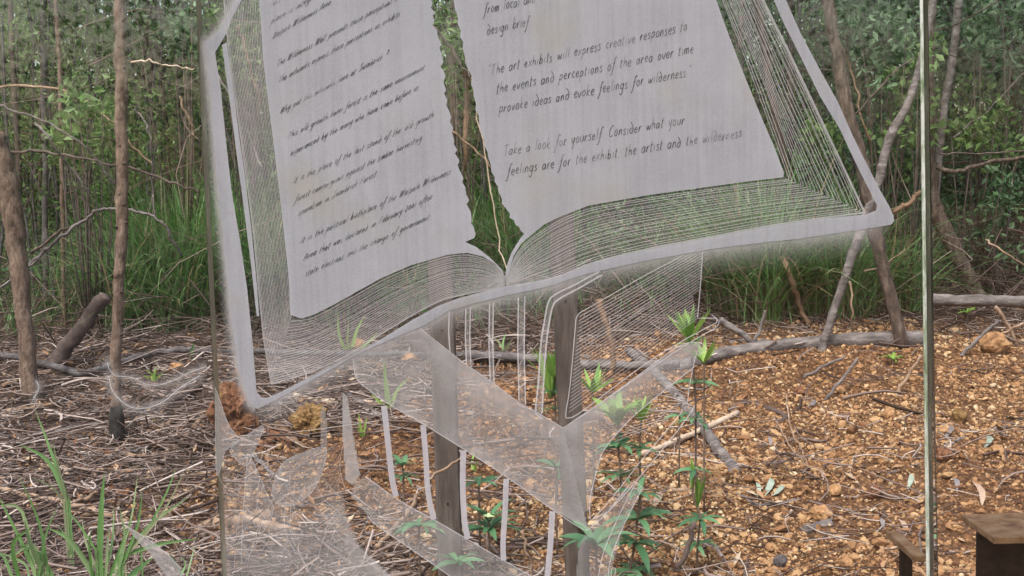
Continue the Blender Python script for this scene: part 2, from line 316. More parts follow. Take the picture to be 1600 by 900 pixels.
tornR = [(704, -20), (709, 0), (711, 14), (716, 28), (715, 36), (720, 48), (719, 58), (724, 66), (723, 76), (727, 90), (727, 97), (732, 110), (737, 118), (738, 124), (736, 132), (740, 140), (740, 150), (744, 162), (743, 172), (748, 180), (749, 196), (752, 209), (757, 218), (756, 226), (762, 238),
 (763, 246), (767, 258), (768, 269), (773, 276), (773, 284), (778, 291), (779, 299), (785, 312), (784, 318), (790, 325), (797, 334), (796, 340), (803, 344), (806, 352), (811, 354), (814, 361), (819, 365)]
Rpage = tornR+[(812, 374), (799, 395), (792, 415), (789, 434), (793, 432), (803, 399), (815, 380), (834, 364), (850, 351), (872, 340), (919, 321.5), (1012, 305), (1106, 292), (1165, 284), (1224, 277), (1225, 270), (1210, 230), (1187, 177), (1156, 100), (1131, 34), (1119, 0), (1112, -20)]
flat('page', Rpage, M['page'], mid_pane, .0018)
inner = [(347, 70), (354, 66), (362, 120), (372, 200), (383, 278), (393, 360), (402, 450), (405, 494), (401, 494), (393, 420), (383, 340), (373, 265), (362, 180), (352, 110)]
flat('inner_cover_strip', inner, M['cover'], mid_pane, .0015)

# page block of the book: nested fine lines round both pages
rb = Ribbons(); N = 24
up = resample(curve([(789, 432), (773, 412), (755, 401), (730, 395), (699, 398), (642, 414.5), (595, 435), (543, 464), (492, 491), (456, 497)]), 50)
lo = resample(curve([(789, 446), (765, 452), (735, 458), (712, 463), (690, 469), (650, 489), (600, 519), (540, 556), (480, 583), (424, 600)]), 50)
ls_up = resample([(406, -10), (411, 90), (418, 150), (427, 220), (440, 330), (450, 420), (456, 497)], 40)
ls_lo = resample([(349, -10), (356, 66), (366, 140), (385, 278), (396, 360), (404, 450), (412, 530), (424, 600)], 40)
for i in range(1, N+1):
    t = min(1, (i/N)**.92+(random.gauss(0, .006) if i < N else 0))
    rb.add([tuple(p) for p in up*(1-t)+lo*t], random.uniform(.75, 1.2) if i < N else 2.4, .0016)
for i in range(0, 22):
    t = i/21
    rb.add([tuple(p) for p in ls_up*(1-t)+ls_lo*t], random.uniform(.6, 1.1) if i < 21 else 2.2, .0016)
rb.build('page_edge_etching', M['fine'], mid_pane)
rb = Ribbons(); N = 21
up = resample(curve([(789, 434), (793, 428), (803, 399), (815, 380), (834, 364), (872, 340), (919, 321.5), (1012, 305), (1106, 292), (1165, 284), (1226, 277)]), 60)
lo = resample(curve([(791, 449), (830, 442), (875, 431), (925, 411), (1012, 389), (1106, 371), (1200, 353), (1281, 341), (1351, 332)]), 60)
for i in range(1, N+1):
    t = min(1, i/N+(random.gauss(0, .008) if i < N else 0))
    lw = random.uniform(.75, 1.35); c = up*(1-t)+lo*t; rb.add([tuple(p) for p in c], lw if i < N else 3.0, .0016)
    top = np.array([1120+66*t, -12]); e = c[-1]; mid = (top+e)/2+np.array([4*math.sin(t*9), 0])
    rb.add([tuple(top), tuple((top+mid)/2+np.array([1, 0])), tuple(mid), tuple((mid+e)/2), tuple(e)], (lw if i < N else 3.4), .0016)
rb.build('page_edge_etching', M['fine'], mid_pane)

# lower drawing: the clasped, slatted shapes below the book
rb = Ribbons(); w = 3.0
for p in [
 [(655, 512), (700, 548), (730, 571), (770, 598), (812, 630), (845, 648), (880, 669)], [(880, 669), (950, 621), (1013, 575), (1060, 541), (1090, 535), (1101, 541), (1102, 547), (1090, 556)],
 [(552, 560), (556, 590), (575, 608), (603, 629), (659, 661), (728, 704), (791, 745), (866, 798), (905, 824), (919, 828)], [(919, 828), (950, 800), (1000, 745), (1081, 643), (1074, 630), (1083, 572), (1090, 548)],
 [(925, 812), (955, 780), (1000, 722), (1062, 648), (1064, 640)], [(922, 812), (922, 780), (934, 729), (947, 698), (985, 655), (1026, 620), (1085, 573)],
 [(572, 745), (622, 781), (681, 814), (731, 843), (791, 878), (834, 902)], [(574, 806), (590, 822), (637, 854), (700, 898), (708, 905)],
 [(994, 754), (970, 800), (944, 860), (934, 905)], [(1003, 764), (975, 820), (955, 870), (950, 905)], [(984, 757), (950, 800), (925, 812)], [(1003, 762), (994, 752), (984, 757)],
 [(958, 905), (962, 890), (955, 888), (956, 905)],
 [(900, 498), (891, 600), (884, 646), (887, 653), (903, 647), (950, 612), (1012, 566), (1069, 531), (1112, 508), (1120, 503), (1119, 498), (1112, 497), (1092, 497)],
 [(900, 498), (906, 489), (925, 478), (970, 452), (1012, 428), (1062, 402), (1066, 398)], [(1098, 392), (1095, 440), (1090, 496)],
 [(905, 653), (960, 615), (1022, 572), (1075, 537), (1116, 513), (1123, 505), (1122, 500), (1112, 492)],
 ]: rb.add(curve(p, 3) if len(p) > 3 else p, 1.45, .0016)
for x, a, b in ((702, 486, 550), (728, 482, 570), (735, 480, 574), (765, 474, 596), (771, 472, 600), (810, 465, 626), (820, 463, 633)): rb.add([(x, a), (x-1, (a+b)/2), (x+1, b)], 2.0, .0016)
rb.add(curve([(937, 424), (900, 444), (868, 460), (857, 472), (851, 500), (845, 540), (841, 600), (837, 640), (841, 650), (848, 654)]), 2.6, .0016)
rb.add(curve([(940, 430), (905, 450), (874, 467), (864, 478), (858, 505), (853, 545), (849, 605), (847, 645)]), 2.6, .0016)
rb.add(curve([(810, 628), (812, 634), (820, 636)]), 2, .0016)
rb.build('outline_etching', M['line'], mid_pane)
rb = Ribbons()
A0, A1, B0, B1 = np.array([906, 489.]), np.array([1066, 400.]), np.array([888, 650.]), np.array([1092, 500.])
for i in range(1, 27):
    t = i/27; a = A0*(1-t)+B0*t; b = A1*(1-t)+B1*t
    if t < .6: b = b + np.array([31*(1-t)*1.0, -18*(1-t)])
    rb.add([tuple(a), tuple((a+b)/2+RNG.normal(0, .6, 2)), tuple(b)], random.uniform(.8, 1.3), .0016)
for i in range(14):
    t = i/13; a = np.array([1027+52*t*.3, 622-48*t]); rb.add([(960+90*t, 690-95*t), (1040+38*t, 660-80*t*.6)], .9, .0016)
rb.build('hatching', M['fine'], mid_pane)
for p, wd in (([(600, 634), (606, 690), (613, 750), (619, 776)], 9), ([(661, 664), (665, 710), (669, 770), (678, 812)], 8.5), ([(724, 704), (723, 760), (726, 815), (731, 842)], 9), ([(791, 748), (789, 800), (786, 850), (787, 876)], 8.5), ([(863, 799), (860, 850), (855, 905)], 9)):
    r = Ribbons(); r.add(curve(p, 4), wd, .0018); r.build('upright_bar', M['bar'], mid_pane)

# soft sandblasted frost, one density field over the pane
def inside(P, x, y):
    c = np.zeros(x.shape, bool); n = len(P)
    for i in range(n):
        (x1, y1), (x2, y2) = P[i], P[(i+1) % n]
        if y1 == y2: continue
        k = (y1 > y) != (y2 > y); c ^= k & (x < (x2-x1)*(y-y1)/(y2-y1)+x1)
    return c
def dist(P, x, y, closed=True):
    d = np.full(x.shape, 1e9); n = len(P)
    for i in range(n if closed else n-1):
        (x1, y1), (x2, y2) = P[i], P[(i+1) % n]; dx, dy = x2-x1, y2-y1; L = dx*dx+dy*dy+1e-9
        t = np.clip(((x-x1)*dx+(y-y1)*dy)/L, 0, 1); d = np.minimum(d, np.hypot(x-x1-t*dx, y-y1-t*dy))
    return d
SPLAY = [([(336, 605), (345, 630), (358, 665), (373, 688), (352, 705), (345, 730), (338, 735)], .45), ([(373, 688), (392, 676), (412, 666), (398, 702), (384, 728), (360, 706)], .38),
 ([(424, 772), (430, 745), (444, 722), (470, 709), (508, 699), (504, 735), (488, 768), (462, 788), (436, 790)], .5), ([(387, 708), (397, 725), (406, 745), (418, 775), (427, 800), (400, 850), (378, 880), (380, 800)], .4),
 ([(500, 650), (506, 632), (512, 680), (508, 730), (502, 700)], .35), ([(432, 905), (440, 868), (462, 838), (490, 822), (484, 860), (468, 905)], .3), ([(352, 905), (356, 850), (372, 815), (380, 850), (376, 905)], .3)]
SPLAY = [(curve(P+[P[0]], 4)[:-1], v) for P, v in SPLAY]
BAND = [(655, 512), (700, 548), (730, 571), (770, 598), (812, 630), (845, 648), (880, 669), (919, 828), (866, 798), (791, 745), (728, 704), (659, 661), (603, 629), (575, 608), (556, 590), (552, 558), (600, 533)]
BAND2 = [(572, 745), (622, 781), (681, 814), (731, 843), (791, 878), (834, 902), (705, 902), (637, 854), (590, 822), (566, 795), (548, 775), (556, 752)]
WING = [(880, 669), (950, 621), (1013, 575), (1060, 541), (1090, 535), (1101, 545), (1090, 556), (1080, 580), (1026, 620), (985, 655), (947, 698), (934, 729), (922, 800), (905, 800)]
WING2 = [(984, 757), (1003, 764), (975, 820), (950, 905), (934, 905), (900, 905), (905, 850), (930, 812)]
EDGEB = [(534, 612), (543, 620), (552, 680), (563, 742), (552, 758), (540, 750), (536, 690)]
BLK_L = [(456, 497), (492, 491), (543, 464), (595, 435), (642, 414), (699, 398), (730, 395), (755, 401), (773, 412), (789, 440), (735, 458), (690, 469), (600, 519), (540, 556), (480, 583), (424, 600), (404, 450), (385, 278), (356, 66), (350, 0), (404, 0), (411, 90), (427, 220), (440, 330)]
BLK_R = [(790, 445), (803, 399), (834, 364), (872, 340), (919, 321), (1012, 305), (1226, 277), (1350, 332), (1200, 353), (1012, 389), (925, 411), (875, 431)]
STRIPS = [[(728, 484), (735, 482), (735, 573), (728, 569)], [(765, 474), (771, 472), (771, 599), (765, 596)], [(810, 466), (820, 464), (820, 632), (811, 626)], [(937, 424), (868, 460), (857, 472), (845, 540), (837, 645), (847, 645), (853, 545), (864, 478), (905, 450)]]
def haze_field(x, y):
    a = np.zeros(x.shape); put = lambda m, v: np.maximum(a, np.where(m, v, 0))
    dc = dist(cover, x, y); ic = inside(cover, x, y)
    a = put((x < np.interp(y, [0, 75, 220, 450, 640], [372, 330, 340, 372, 400])) & (dc < 40), .75*np.exp(-(np.where(ic, 0, dc)/7.0)**1.5))
    below = np.interp(x, [395, 450, 559, 662, 700, 794, 866, 937, 1106, 1200, 1375, 1400], [640, 615, 553, 509, 486, 461, 445, 423, 390, 378, 354, 345])
    fade = np.clip((1392-x)/40, 0, 1)*np.clip((x-396)/30, 0, 1); a = put((y > below-8) & (x > 396) & (x < 1392), .56*fade*np.exp(-(np.maximum(y-below, 0)/17)**1.3))
    band = .35 + .17*np.exp(-dist(BAND, x, y)/16) + .26*vnoise(x/45, y/45)
    band = band + .16*np.exp(-np.abs((y-512)-(x-655)*.70-25)/30)
    a = put(inside(BAND, x, y), np.clip(band, .16, .78))
    a = put(inside(BAND2, x, y), .26+.16*np.exp(-dist(BAND2, x, y)/10)+.12*vnoise(x/30, y/30)); a = put(inside(EDGEB, x, y), .55); a = put(inside(WING2, x, y), .22+.16*np.exp(-dist(WING2, x, y)/8))
    dw = dist([(880, 669), (950, 621), (1013, 575), (1090, 535)], x, y, False); a = put(inside(WING, x, y), .16+.42*np.exp(-dw/22)+.3*np.exp(-np.hypot(x-900, y-730)/60))
    a = put(inside(BLK_L, x, y), .13+.25*np.clip((y-470)/110, 0, 1)*np.clip((560-x)/100, 0, 1)+.2*np.exp(-np.hypot(x-786, y-440)/40))
    a = put(inside(BLK_R, x, y), .12+.5*np.exp(-np.hypot(x-800, y-440)/45))
    for P in STRIPS: a = put(inside(P, x, y), .24)
    for P, v in SPLAY: a = put(inside(P, x, y), v*(.62+.4*np.exp(-dist(P, x, y)/9)))
    low = np.clip((y-690)/150, 0, 1)*np.clip((np.interp(y, [700, 760, 807, 851, 905], [535, 537, 544, 562, 619])-x)/6, 0, 1)*np.clip((x-346)/8, 0, 1)
    a = np.maximum(a, low*(.25+.4*vnoise(x/40+5, y/40)+.25*np.clip((x-470)/80, 0, 1)*np.clip((y-740)/120, 0, 1)))
    return a
def haze_sheet(parent, x0, x1, y0, y1, field, st=2.0):
    xs = np.arange(x0, x1+st, st); ys = np.arange(y0, y1+st, st); X, Y = np.meshgrid(xs, ys); a = field(X, Y)
    i = np.arange(X.size).reshape(X.shape); Q = np.stack([i[:-1, :-1], i[1:, :-1], i[1:, 1:], i[:-1, 1:]], -1).reshape(-1, 4)
    Q = Q[a.ravel()[Q].max(1) > .02]; used = np.unique(Q); mp = np.zeros(X.size, int); mp[used] = np.arange(len(used))
    px, py = X.ravel()[used], Y.ravel()[used]
    D = np.array(fw)[None] + np.outer((px-800)/FPX, np.array(RT)) + np.outer((450-py)/FPX, np.array(UP)); D *= ((GY-.0006)/D[:, 1])[:, None]
    return link('soft_frost', npmesh('soft_frost', D+np.array(EYE), mp[Q], False, a.ravel()[used], 'frost'), M['haze'], parent)
haze_sheet(mid_pane, 312, 1420, -6, 906, haze_field)
rb = Ribbons()                                           # scratchy stems and leaf edges in the lower left corner
for P, v in SPLAY[:4]: rb.add(P+[P[0]], .8, .0016)
for k in range(34):
    x = random.uniform(350, 590); y = random.uniform(760, 900); an = random.choice([-1.9, -1.3, -1.0, .6, -2.3])+random.gauss(0, .25); L = random.uniform(25, 95)
    rb.add(curve([(x, y), (x+math.cos(an)*L*.5+random.gauss(0, 4), y+math.sin(an)*L*.5), (x+math.cos(an+.25)*L, y+math.sin(an+.25)*L)], 4), .7, .0016)
rb.build('stem_etching', M['fine'], mid_pane)

# left pane: bowl of two arcs, a hook and a leaf point
ARC1 = curve([(168, 566), (171, 577), (181, 587), (206, 590), (231, 601), (256, 600), (297, 582), (321, 573)], 5)
ARC2 = curve([(170, 588), (174, 606), (181, 618), (200, 634), (225, 638), (256, 627), (281, 606), (312, 587)], 5)
SPIKE = [(194, 820), (231, 842), (262, 866), (284, 890), (290, 905), (262, 905), (240, 872), (215, 845)]
def haze_left(x, y):
    d1 = np.where(y > np.interp(x, [168, 181, 231, 321], [566, 584, 598, 570])-14, dist(ARC1, x, y, False), 99); d2 = dist(ARC2, x, y, False)
    a = np.maximum(.34*np.exp(-d1/5), .42*np.exp(-d2/5)); a = np.where(x > 322, 0, a)
    a = np.maximum(a, np.where(inside(SPIKE, x, y), .5, 0)); return np.maximum(a, .5*np.exp(-dist([(58, 597), (61, 606), (56, 616), (53, 626)], x, y, False)/3))
haze_sheet(left_pane, 40, 330, 540, 906, haze_left)['kind'] = 'stuff'
for nm, pl, wd in (('arc_etching', ARC1, 1.2), ('arc_etching', ARC2, 1.5), ('leaf_point_etching', SPIKE[:4], 1.6), ('hook_etching', curve([(56, 595), (61, 604), (58, 614), (52, 622)]), 1.4)):
    rb = Ribbons(); rb.add(pl, wd, .0016); rb.build(nm, M['fine'], left_pane)

# ------------------------------------------------------------------ the handwriting
G = {
'a': (.72, [[(.58, .85), (.35, 1), (.1, .7), (.1, .2), (.3, 0), (.55, .35), (.58, .95), (.6, 0)]]), 'b': (.68, [[(.12, 1.9), (.1, 0), (.12, .5), (.38, .95), (.6, .55), (.45, .05), (.1, .02)]]),
'c': (.62, [[(.55, .85), (.32, 1), (.08, .5), (.25, 0), (.56, .18)]]), 'd': (.75, [[(.0, 1.95), (.42, 1.35), (.62, .7), (.5, .1), (.25, 0), (.08, .4), (.25, .85), (.6, .8)]]),
'e': (.62, [[(.1, .5), (.52, .62), (.4, 1), (.16, .85), (.08, .35), (.28, 0), (.56, .18)]]), 'f': (.55, [[(.72, 1.75), (.55, 1.95), (.38, 1.6), (.25, .2), (.08, -.85), (-.15, -.9)], [(.05, .9), (.52, 1.02)]]),
'g': (.72, [[(.58, .85), (.35, 1), (.1, .7), (.1, .25), (.32, .05), (.56, .4), (.6, .95), (.52, -.6), (.3, -.95), (.02, -.65)]]), 'h': (.68, [[(.12, 2), (.1, 0)], [(.12, .55), (.38, .95), (.54, .7), (.55, 0)]]),
'i': (.32, [[(.16, 1), (.15, 0)]]), 'j': (.35, [[(.2, 1), (.1, -.8), (-.1, -.8)]]), 'k': (.66, [[(.12, 2), (.1, 0)], [(.55, 1.0), (.12, .42), (.6, 0)]]), 'l': (.32, [[(.17, 1.95), (.15, 0)]]),
'm': (.95, [[(.08, 1), (.08, 0), (.14, .7), (.34, 1), (.42, .7), (.42, 0), (.48, .7), (.68, 1), (.78, .7), (.78, 0)]]), 'n': (.68, [[(.1, 1), (.1, 0), (.14, .6), (.38, 1), (.54, .65), (.55, 0)]]),
'o': (.68, [[(.32, 1), (.1, .6), (.2, .05), (.45, .1), (.58, .6), (.45, .95), (.28, 1)]]), 'p': (.68, [[(.12, 1), (.06, -1)], [(.12, .75), (.42, 1), (.58, .6), (.38, .1), (.1, .15)]]),
'r': (.52, [[(.12, 1), (.1, 0), (.14, .55), (.3, .92), (.5, .9)]]), 's': (.55, [[(.48, .85), (.25, 1), (.1, .75), (.42, .4), (.35, .02), (.04, .08)]]), 't': (.48, [[(.22, 1.6), (.18, 0), (.32, .02)], [(.0, 1.05), (.46, 1.12)]]),
'u': (.68, [[(.1, 1), (.1, .2), (.3, 0), (.52, .3), (.56, 1), (.56, 0)]]), 'v': (.6, [[(.05, 1), (.25, 0), (.58, 1.05)]]), 'w': (.85, [[(.05, 1), (.2, 0), (.42, .85), (.58, 0), (.8, 1.05)]]), 'x': (.6, [[(.05, 1), (.52, 0)], [(.55, 1), (.02, -.05)]]),
'y': (.64, [[(.08, 1), (.14, .3), (.34, .1), (.55, .9), (.56, .9), (.42, -.7), (.2, -.95)]]), 'z': (.6, [[(.1, 1), (.5, 1), (.1, 0), (.55, 0)]]),
'T': (.85, [[(.0, 1.75), (.85, 1.9)], [(.42, 1.82), (.36, 0)]]), 'W': (1.15, [[(.12, 1.85), (.12, .0), (.55, 1.7), (.62, 0), (1.1, 1.95)]]), 'A': (.9, [[(.0, 0), (.42, 1.85), (.75, 0)], [(.14, .65), (.65, .7)]]), 'S': (.85, [[(.9, 1.75), (.55, 1.9), (.3, 1.45), (.6, .8), (.45, .1), (.05, .0)]]),
'C': (.85, [[(.78, 1.65), (.5, 1.9), (.12, 1.0), (.3, .05), (.75, .2)]]), 'F': (.75, [[(.12, 1.8), (.08, 0)], [(.1, 1.75), (.75, 1.85)], [(.1, .95), (.55, 1.0)]]), 'I': (.4, [[(.2, 1.8), (.15, 0)]]),
'2': (.68, [[(.08, 1.2), (.3, 1.5), (.52, 1.1), (.06, .05), (.6, .05)]]), '0': (.66, [[(.32, 1.3), (.1, .7), (.28, 0), (.55, .6), (.34, 1.3)]]), '1': (.32, [[(.16, 1.4), (.14, 0)]]),
'.': (.25, [[(.08, .12), (.14, 0)]]), ',': (.28, [[(.14, .1), (.04, -.25)]]), '?': (.6, [[(.05, 1.6), (.4, 1.9), (.5, 1.4), (.28, .9), (.26, .55)], [(.22, .12), (.26, 0)]]), '\u00b7': (.4, [[(.1, .62), (.24, .5), (.14, .5)]]),
"'": (.25, [[(.15, 2), (.1, 1.6)]]), '"': (.4, [[(.05, 1.95), (.12, 1.6)], [(.2, 1.95), (.26, 1.6)]]), ' ': (.62, []), }
def write(text, x0, y0, x1, y1, xh, up, wd):
    adv = .14; tot = sum(G[c][0]+adv for c in text)-adv; e1 = np.array([x1-x0, y1-y0])/tot; e2 = np.array(up)*xh; x = 0; r = Ribbons()
    for c in text:
        gw, st = G[c]; jy = random.gauss(0, .05); js = 1+random.gauss(0, .04)
        for s in st:
            pts = [np.array([x0, y0])+e1*(x+px*js+random.gauss(0, .012))+e2*(py*js+jy) for px, py in s]
            pts = curve([tuple(p) for p in pts], 3) if len(pts) > 2 else [tuple(p) for p in pts]
            r.add(pts, wd*random.uniform(.85, 1.15), .0024, True)
        x += gw+adv
    return r.build('text_line', M['ink'], mid_pane)
UL, UR = (.33, -.94), (.14, -.99)
for t, a, b, c, d in [('Interp', 421, 12.5, 459, -10), ('place is integral to', 422.5, 37.5, 509, -13), ('Walpole Wilderness Area', 425, 61, 515.5, 7), ('The Wilderness Wall presents these perceptions in', 431, 105, 622, 0),
 ('The artworks express these perceptions as exhibits', 434, 130, 624, 25), ('Why put the artworks here at Swarbrick ?', 437.5, 178, 605, 88), ('\u00b7This old growth karri forest is the same environment', 445.5, 219, 662, 109),
 ('experienced by the many who have come before us', 453, 244, 653, 140), ("\u00b7It is the place of the last stand of the 'old growth", 454, 288.5, 676, 183), ('forest campaigners against the timber harvesting', 460, 316, 658, 219),
 ('operation in Swarbrick Forest', 464.5, 338, 586.5, 275.5), ('\u00b7It is the political birthplace of the Walpole Wilderness', 466, 382, 703, 272), ('Area that was declared in February 2001 after', 474, 407, 674, 311), ('state elections and the change of government', 476, 432.5, 669.5, 342.5)]:
    write(t, a, b, c, d, 6.5, UL, .66)
for t, a, b, c, d in [('from local and', 756, 21.5, 836, 3.5), ('design brief', 760, 54, 825.5, 40), ('"The art exhibits will express creative responses to', 762, 118, 1073, 47), ('the events and perceptions of the area over time', 775, 146, 1083, 82),
 ('provoke ideas and evoke feelings for wilderness."', 779.5, 176, 1079, 118), ('Take a look for yourself. Consider what your', 786, 243.5, 1069, 193), ('feelings are for the exhibit, the artist and the wilderness.', 792, 274, 1162, 212.5)]:
    write(t, a, b, c, d, 9.0, UR, .92)

# ------------------------------------------------------------------ posts and rusty steel
def tube_obj(name, pts, rad, mat, parent=None, n=8, rough=.06, smooth=True):
    o = parent.location if parent else Vector((0, 0, 0)); V, F = tube_geo([Vector(p)-o for p in pts], rad, n, rough)
    return link(name, mesh(name, V, F, smooth), mat, parent)
def box_geo(c0, c1, V, F):
    o = len(V); (x0, y0, z0), (x1, y1, z1) = c0, c1
    V += [Vector(v) for v in ((x0, y0, z0), (x1, y0, z0), (x1, y1, z0), (x0, y1, z0), (x0, y0, z1), (x1, y0, z1), (x1, y1, z1), (x0, y1, z1))]
    F += [tuple(o+i for i in f) for f in ((0, 3, 2, 1), (4, 5, 6, 7), (0, 1, 5, 4), (1, 2, 6, 5), (2, 3, 7, 6), (3, 0, 4, 7))]
def bevel(o, w=.002):
    m = o.modifiers.new('bevel', 'BEVEL'); m.width = w; m.segments = 2; m.limit_method = 'ANGLE'
for (xt, yt, xb, yb, wpx, Y, lab) in ((688, 392, 708, 1010, 38, 4.0, 'square brown timber post behind the lower left of the etched book'), (876, 320, 908, 1010, 38, 3.7, 'square brown timber post behind the hatched shape right of the book spine')):
    top = at(xt, yt, Y); bot = at(xb, yb, Y); w = wpx/2*Y/FPX; base = Vector((bot.x, Y, float(gh(bot.x, Y))-.15))
    t = thing('wooden_post', base, lab, 'post', 'timber posts behind the glass'); V = []; F = []
    for p in (base, top):
        for sx, sy in ((-1, -1), (1, -1), (1, 1), (-1, 1)): V.append(Vector((p.x+sx*w, Y+sy*w, p.z))-base)
    F = [(0, 1, 5, 4), (1, 2, 6, 5), (2, 3, 7, 6), (3, 0, 4, 7), (4, 5, 6, 7), (3, 2, 1, 0)]
    o = link('shaft', mesh('shaft', V, F), M['post'], t); bevel(o, .006)
    for k in (.35, .62, .8):                              # nail heads
        V = []; F = []; p = base.lerp(top, k)-base; box_geo((p.x-.004, -w-.003, p.z-.004), (p.x+.004, -w+.002, p.z+.004), V, F)
        link('nail', mesh('nail', V, F), M['steel'], t)
def beam(px, py, length, lab, depth=.138, Y=1.83):        # rusty I-section, its cut left end in view
    p = at(px, py, Y); base = Vector((p.x, Y, 0)); t = thing('steel_beam', base, lab, 'beam', 'rusty steel beams'); z = p.z; parts = []
    V = []; F = []; box_geo((0, 0, z-.012), (length, depth, z), V, F); parts.append(link('top_flange', mesh('top_flange', V, F), M['rust'], t))
    V = []; F = []; box_geo((.0005, depth/2-.006, z-.19), (length-.0005, depth/2+.006, z-.0125), V, F); parts.append(link('web', mesh('web', V, F), M['steel'], t))  # web coloured near-black for the shade below the flange
    V = []; F = []; box_geo((0, 0, z-.2025), (length, depth, z-.1905), V, F); parts.append(link('bottom_flange', mesh('bottom_flange', V, F), M['rust'], t))
    V = []; F = []
    for x in ([length-.2] if length > .3 else [length*.5]): box_geo((x-.02, depth/2-.04, -.2), (x+.02, depth/2+.04, z-.203), V, F)
    parts.append(link('leg', mesh('leg', V, F), M['steel'], t))
    for o in parts: bevel(o)
beam(1553, 840, .55, 'rusty brown steel beam with a flat top flange in the lower right corner')
beam(1428, 868, .022, 'shifted image of the rusty steel beam, a short end just left of the bright glass edge')  # added solid copy of the beam for its shifted image in the glass

# ------------------------------------------------------------------ gravel, stones and clods
t_ = (1+5**.5)/2
ICO_V = np.array([(-1, t_, 0), (1, t_, 0), (-1, -t_, 0), (1, -t_, 0), (0, -1, t_), (0, 1, t_), (0, -1, -t_), (0, 1, -t_), (t_, 0, -1), (t_, 0, 1), (-t_, 0, -1), (-t_, 0, 1)])/math.hypot(1, t_)
ICO_F = np.array([(0, 11, 5), (0, 5, 1), (0, 1, 7), (0, 7, 10), (0, 10, 11), (1, 5, 9), (5, 11, 4), (11, 10, 2), (10, 7, 6), (7, 1, 8), (3, 9, 4), (3, 4, 2), (3, 2, 6), (3, 6, 8), (3, 8, 9), (4, 9, 5), (2, 4, 11), (6, 2, 10), (8, 6, 7), (9, 8, 1)])
def rotmats(n, flat=False):
    q = RNG.normal(size=(n, 4))
    if flat: q[:, 1:3] *= .25
    q /= np.linalg.norm(q, axis=1, keepdims=True); w, x, y, z = q.T
    return np.stack([np.stack([1-2*(y*y+z*z), 2*(x*y-z*w), 2*(x*z+y*w)], -1), np.stack([2*(x*y+z*w), 1-2*(x*x+z*z), 2*(y*z-x*w)], -1), np.stack([2*(x*z-y*w), 2*(y*z+x*w), 1-2*(x*x+y*y)], -1)], 1)
def scatter(n, y0=3.6, y1=9.2):
    y = y0+(y1-y0)*RNG.random(n)**1.35; x = (RNG.random(n)*2-1)*(y*.50+.25); return x, y
n = 150000; gx, gy = scatter(n); keep = RNG.random(n) < .09+.91*gravelness(gx, gy)*np.clip(.9+1.3*vnoise(gx*1.7+40, gy*1.7), .5, 1); gx, gy = gx[keep], gy[keep]; n = len(gx)
r = np.clip(.0045*np.exp(RNG.normal(0, .58, n)), .0026, .034)*(1+.04*(gy-4))
sc = r[:, None]*np.stack([RNG.uniform(.8, 1.35, n), RNG.uniform(.8, 1.2, n), RNG.uniform(.55, .95, n)], -1)
P = ICO_V[None]*(1+RNG.normal(0, .2, (n, 12, 1)))*sc[:, None, :]
P = np.einsum('nij,nkj->nki', rotmats(n, True), P)+np.stack([gx, gy, gh(gx, gy)+r*RNG.uniform(-.1, .55, n)], -1)[:, None]
F = (ICO_F[None]+(np.arange(n)*12)[:, None, None]).reshape(-1, 3); tint = np.repeat(np.clip(RNG.normal(.48, .24, n)+.5*vnoise(gx*1.3, gy*1.3), 0, 1), 12)
o = link('gravel', npmesh('gravel', P.reshape(-1, 3), F, False, tint), M['gravel']); tag(o, kind='stuff')
def stone(name, px, py, wpx, hpx, mat, lab, group=None, cat='rock', sub=3, rough=.16):
    c = ground(px, py+hpx*.45); s = c.y/FPX; rx, rz = wpx/2*s, hpx/2*s; import bmesh
    bm = bmesh.new(); bmesh.ops.create_icosphere(bm, subdivisions=sub, radius=1); sd_ = random.uniform(0, 50)
    from mathutils import noise
    for v in bm.verts:
        d = 1+rough*2.2*noise.noise(v.co*1.3+Vector((sd_, 0, 0)))+rough*noise.noise(v.co*3.7+Vector((0, sd_, 0)))+rough*(.6 if sub < 4 else .4)*noise.noise(v.co*8)+(rough*.22*noise.noise(v.co*17) if sub > 3 else 0)
        v.co = Vector((v.co.x*rx*d, v.co.y*rx*.85*d, v.co.z*rz*d))
    me = bpy.data.meshes.new(name); bm.to_mesh(me); bm.free()
    o = link(name, me, mat); o.location = (c.x, c.y+rx*.3, float(gh(c.x, c.y+rx*.3))+rz*.72); o.rotation_euler.z = random.uniform(-.5, .5); return tag(o, lab, cat, group)
stone('earth_clod', 366, 640, 68, 92, M['clod'], 'large crumbly red-brown earth clod under the lower left corner of the book', cat='clod', sub=5, rough=.25)
stone('earth_clod', 483, 662, 52, 54, M['yellow'], 'crumbly ochre-yellow earth clod right of the red-brown one', cat='clod', sub=5, rough=.27)
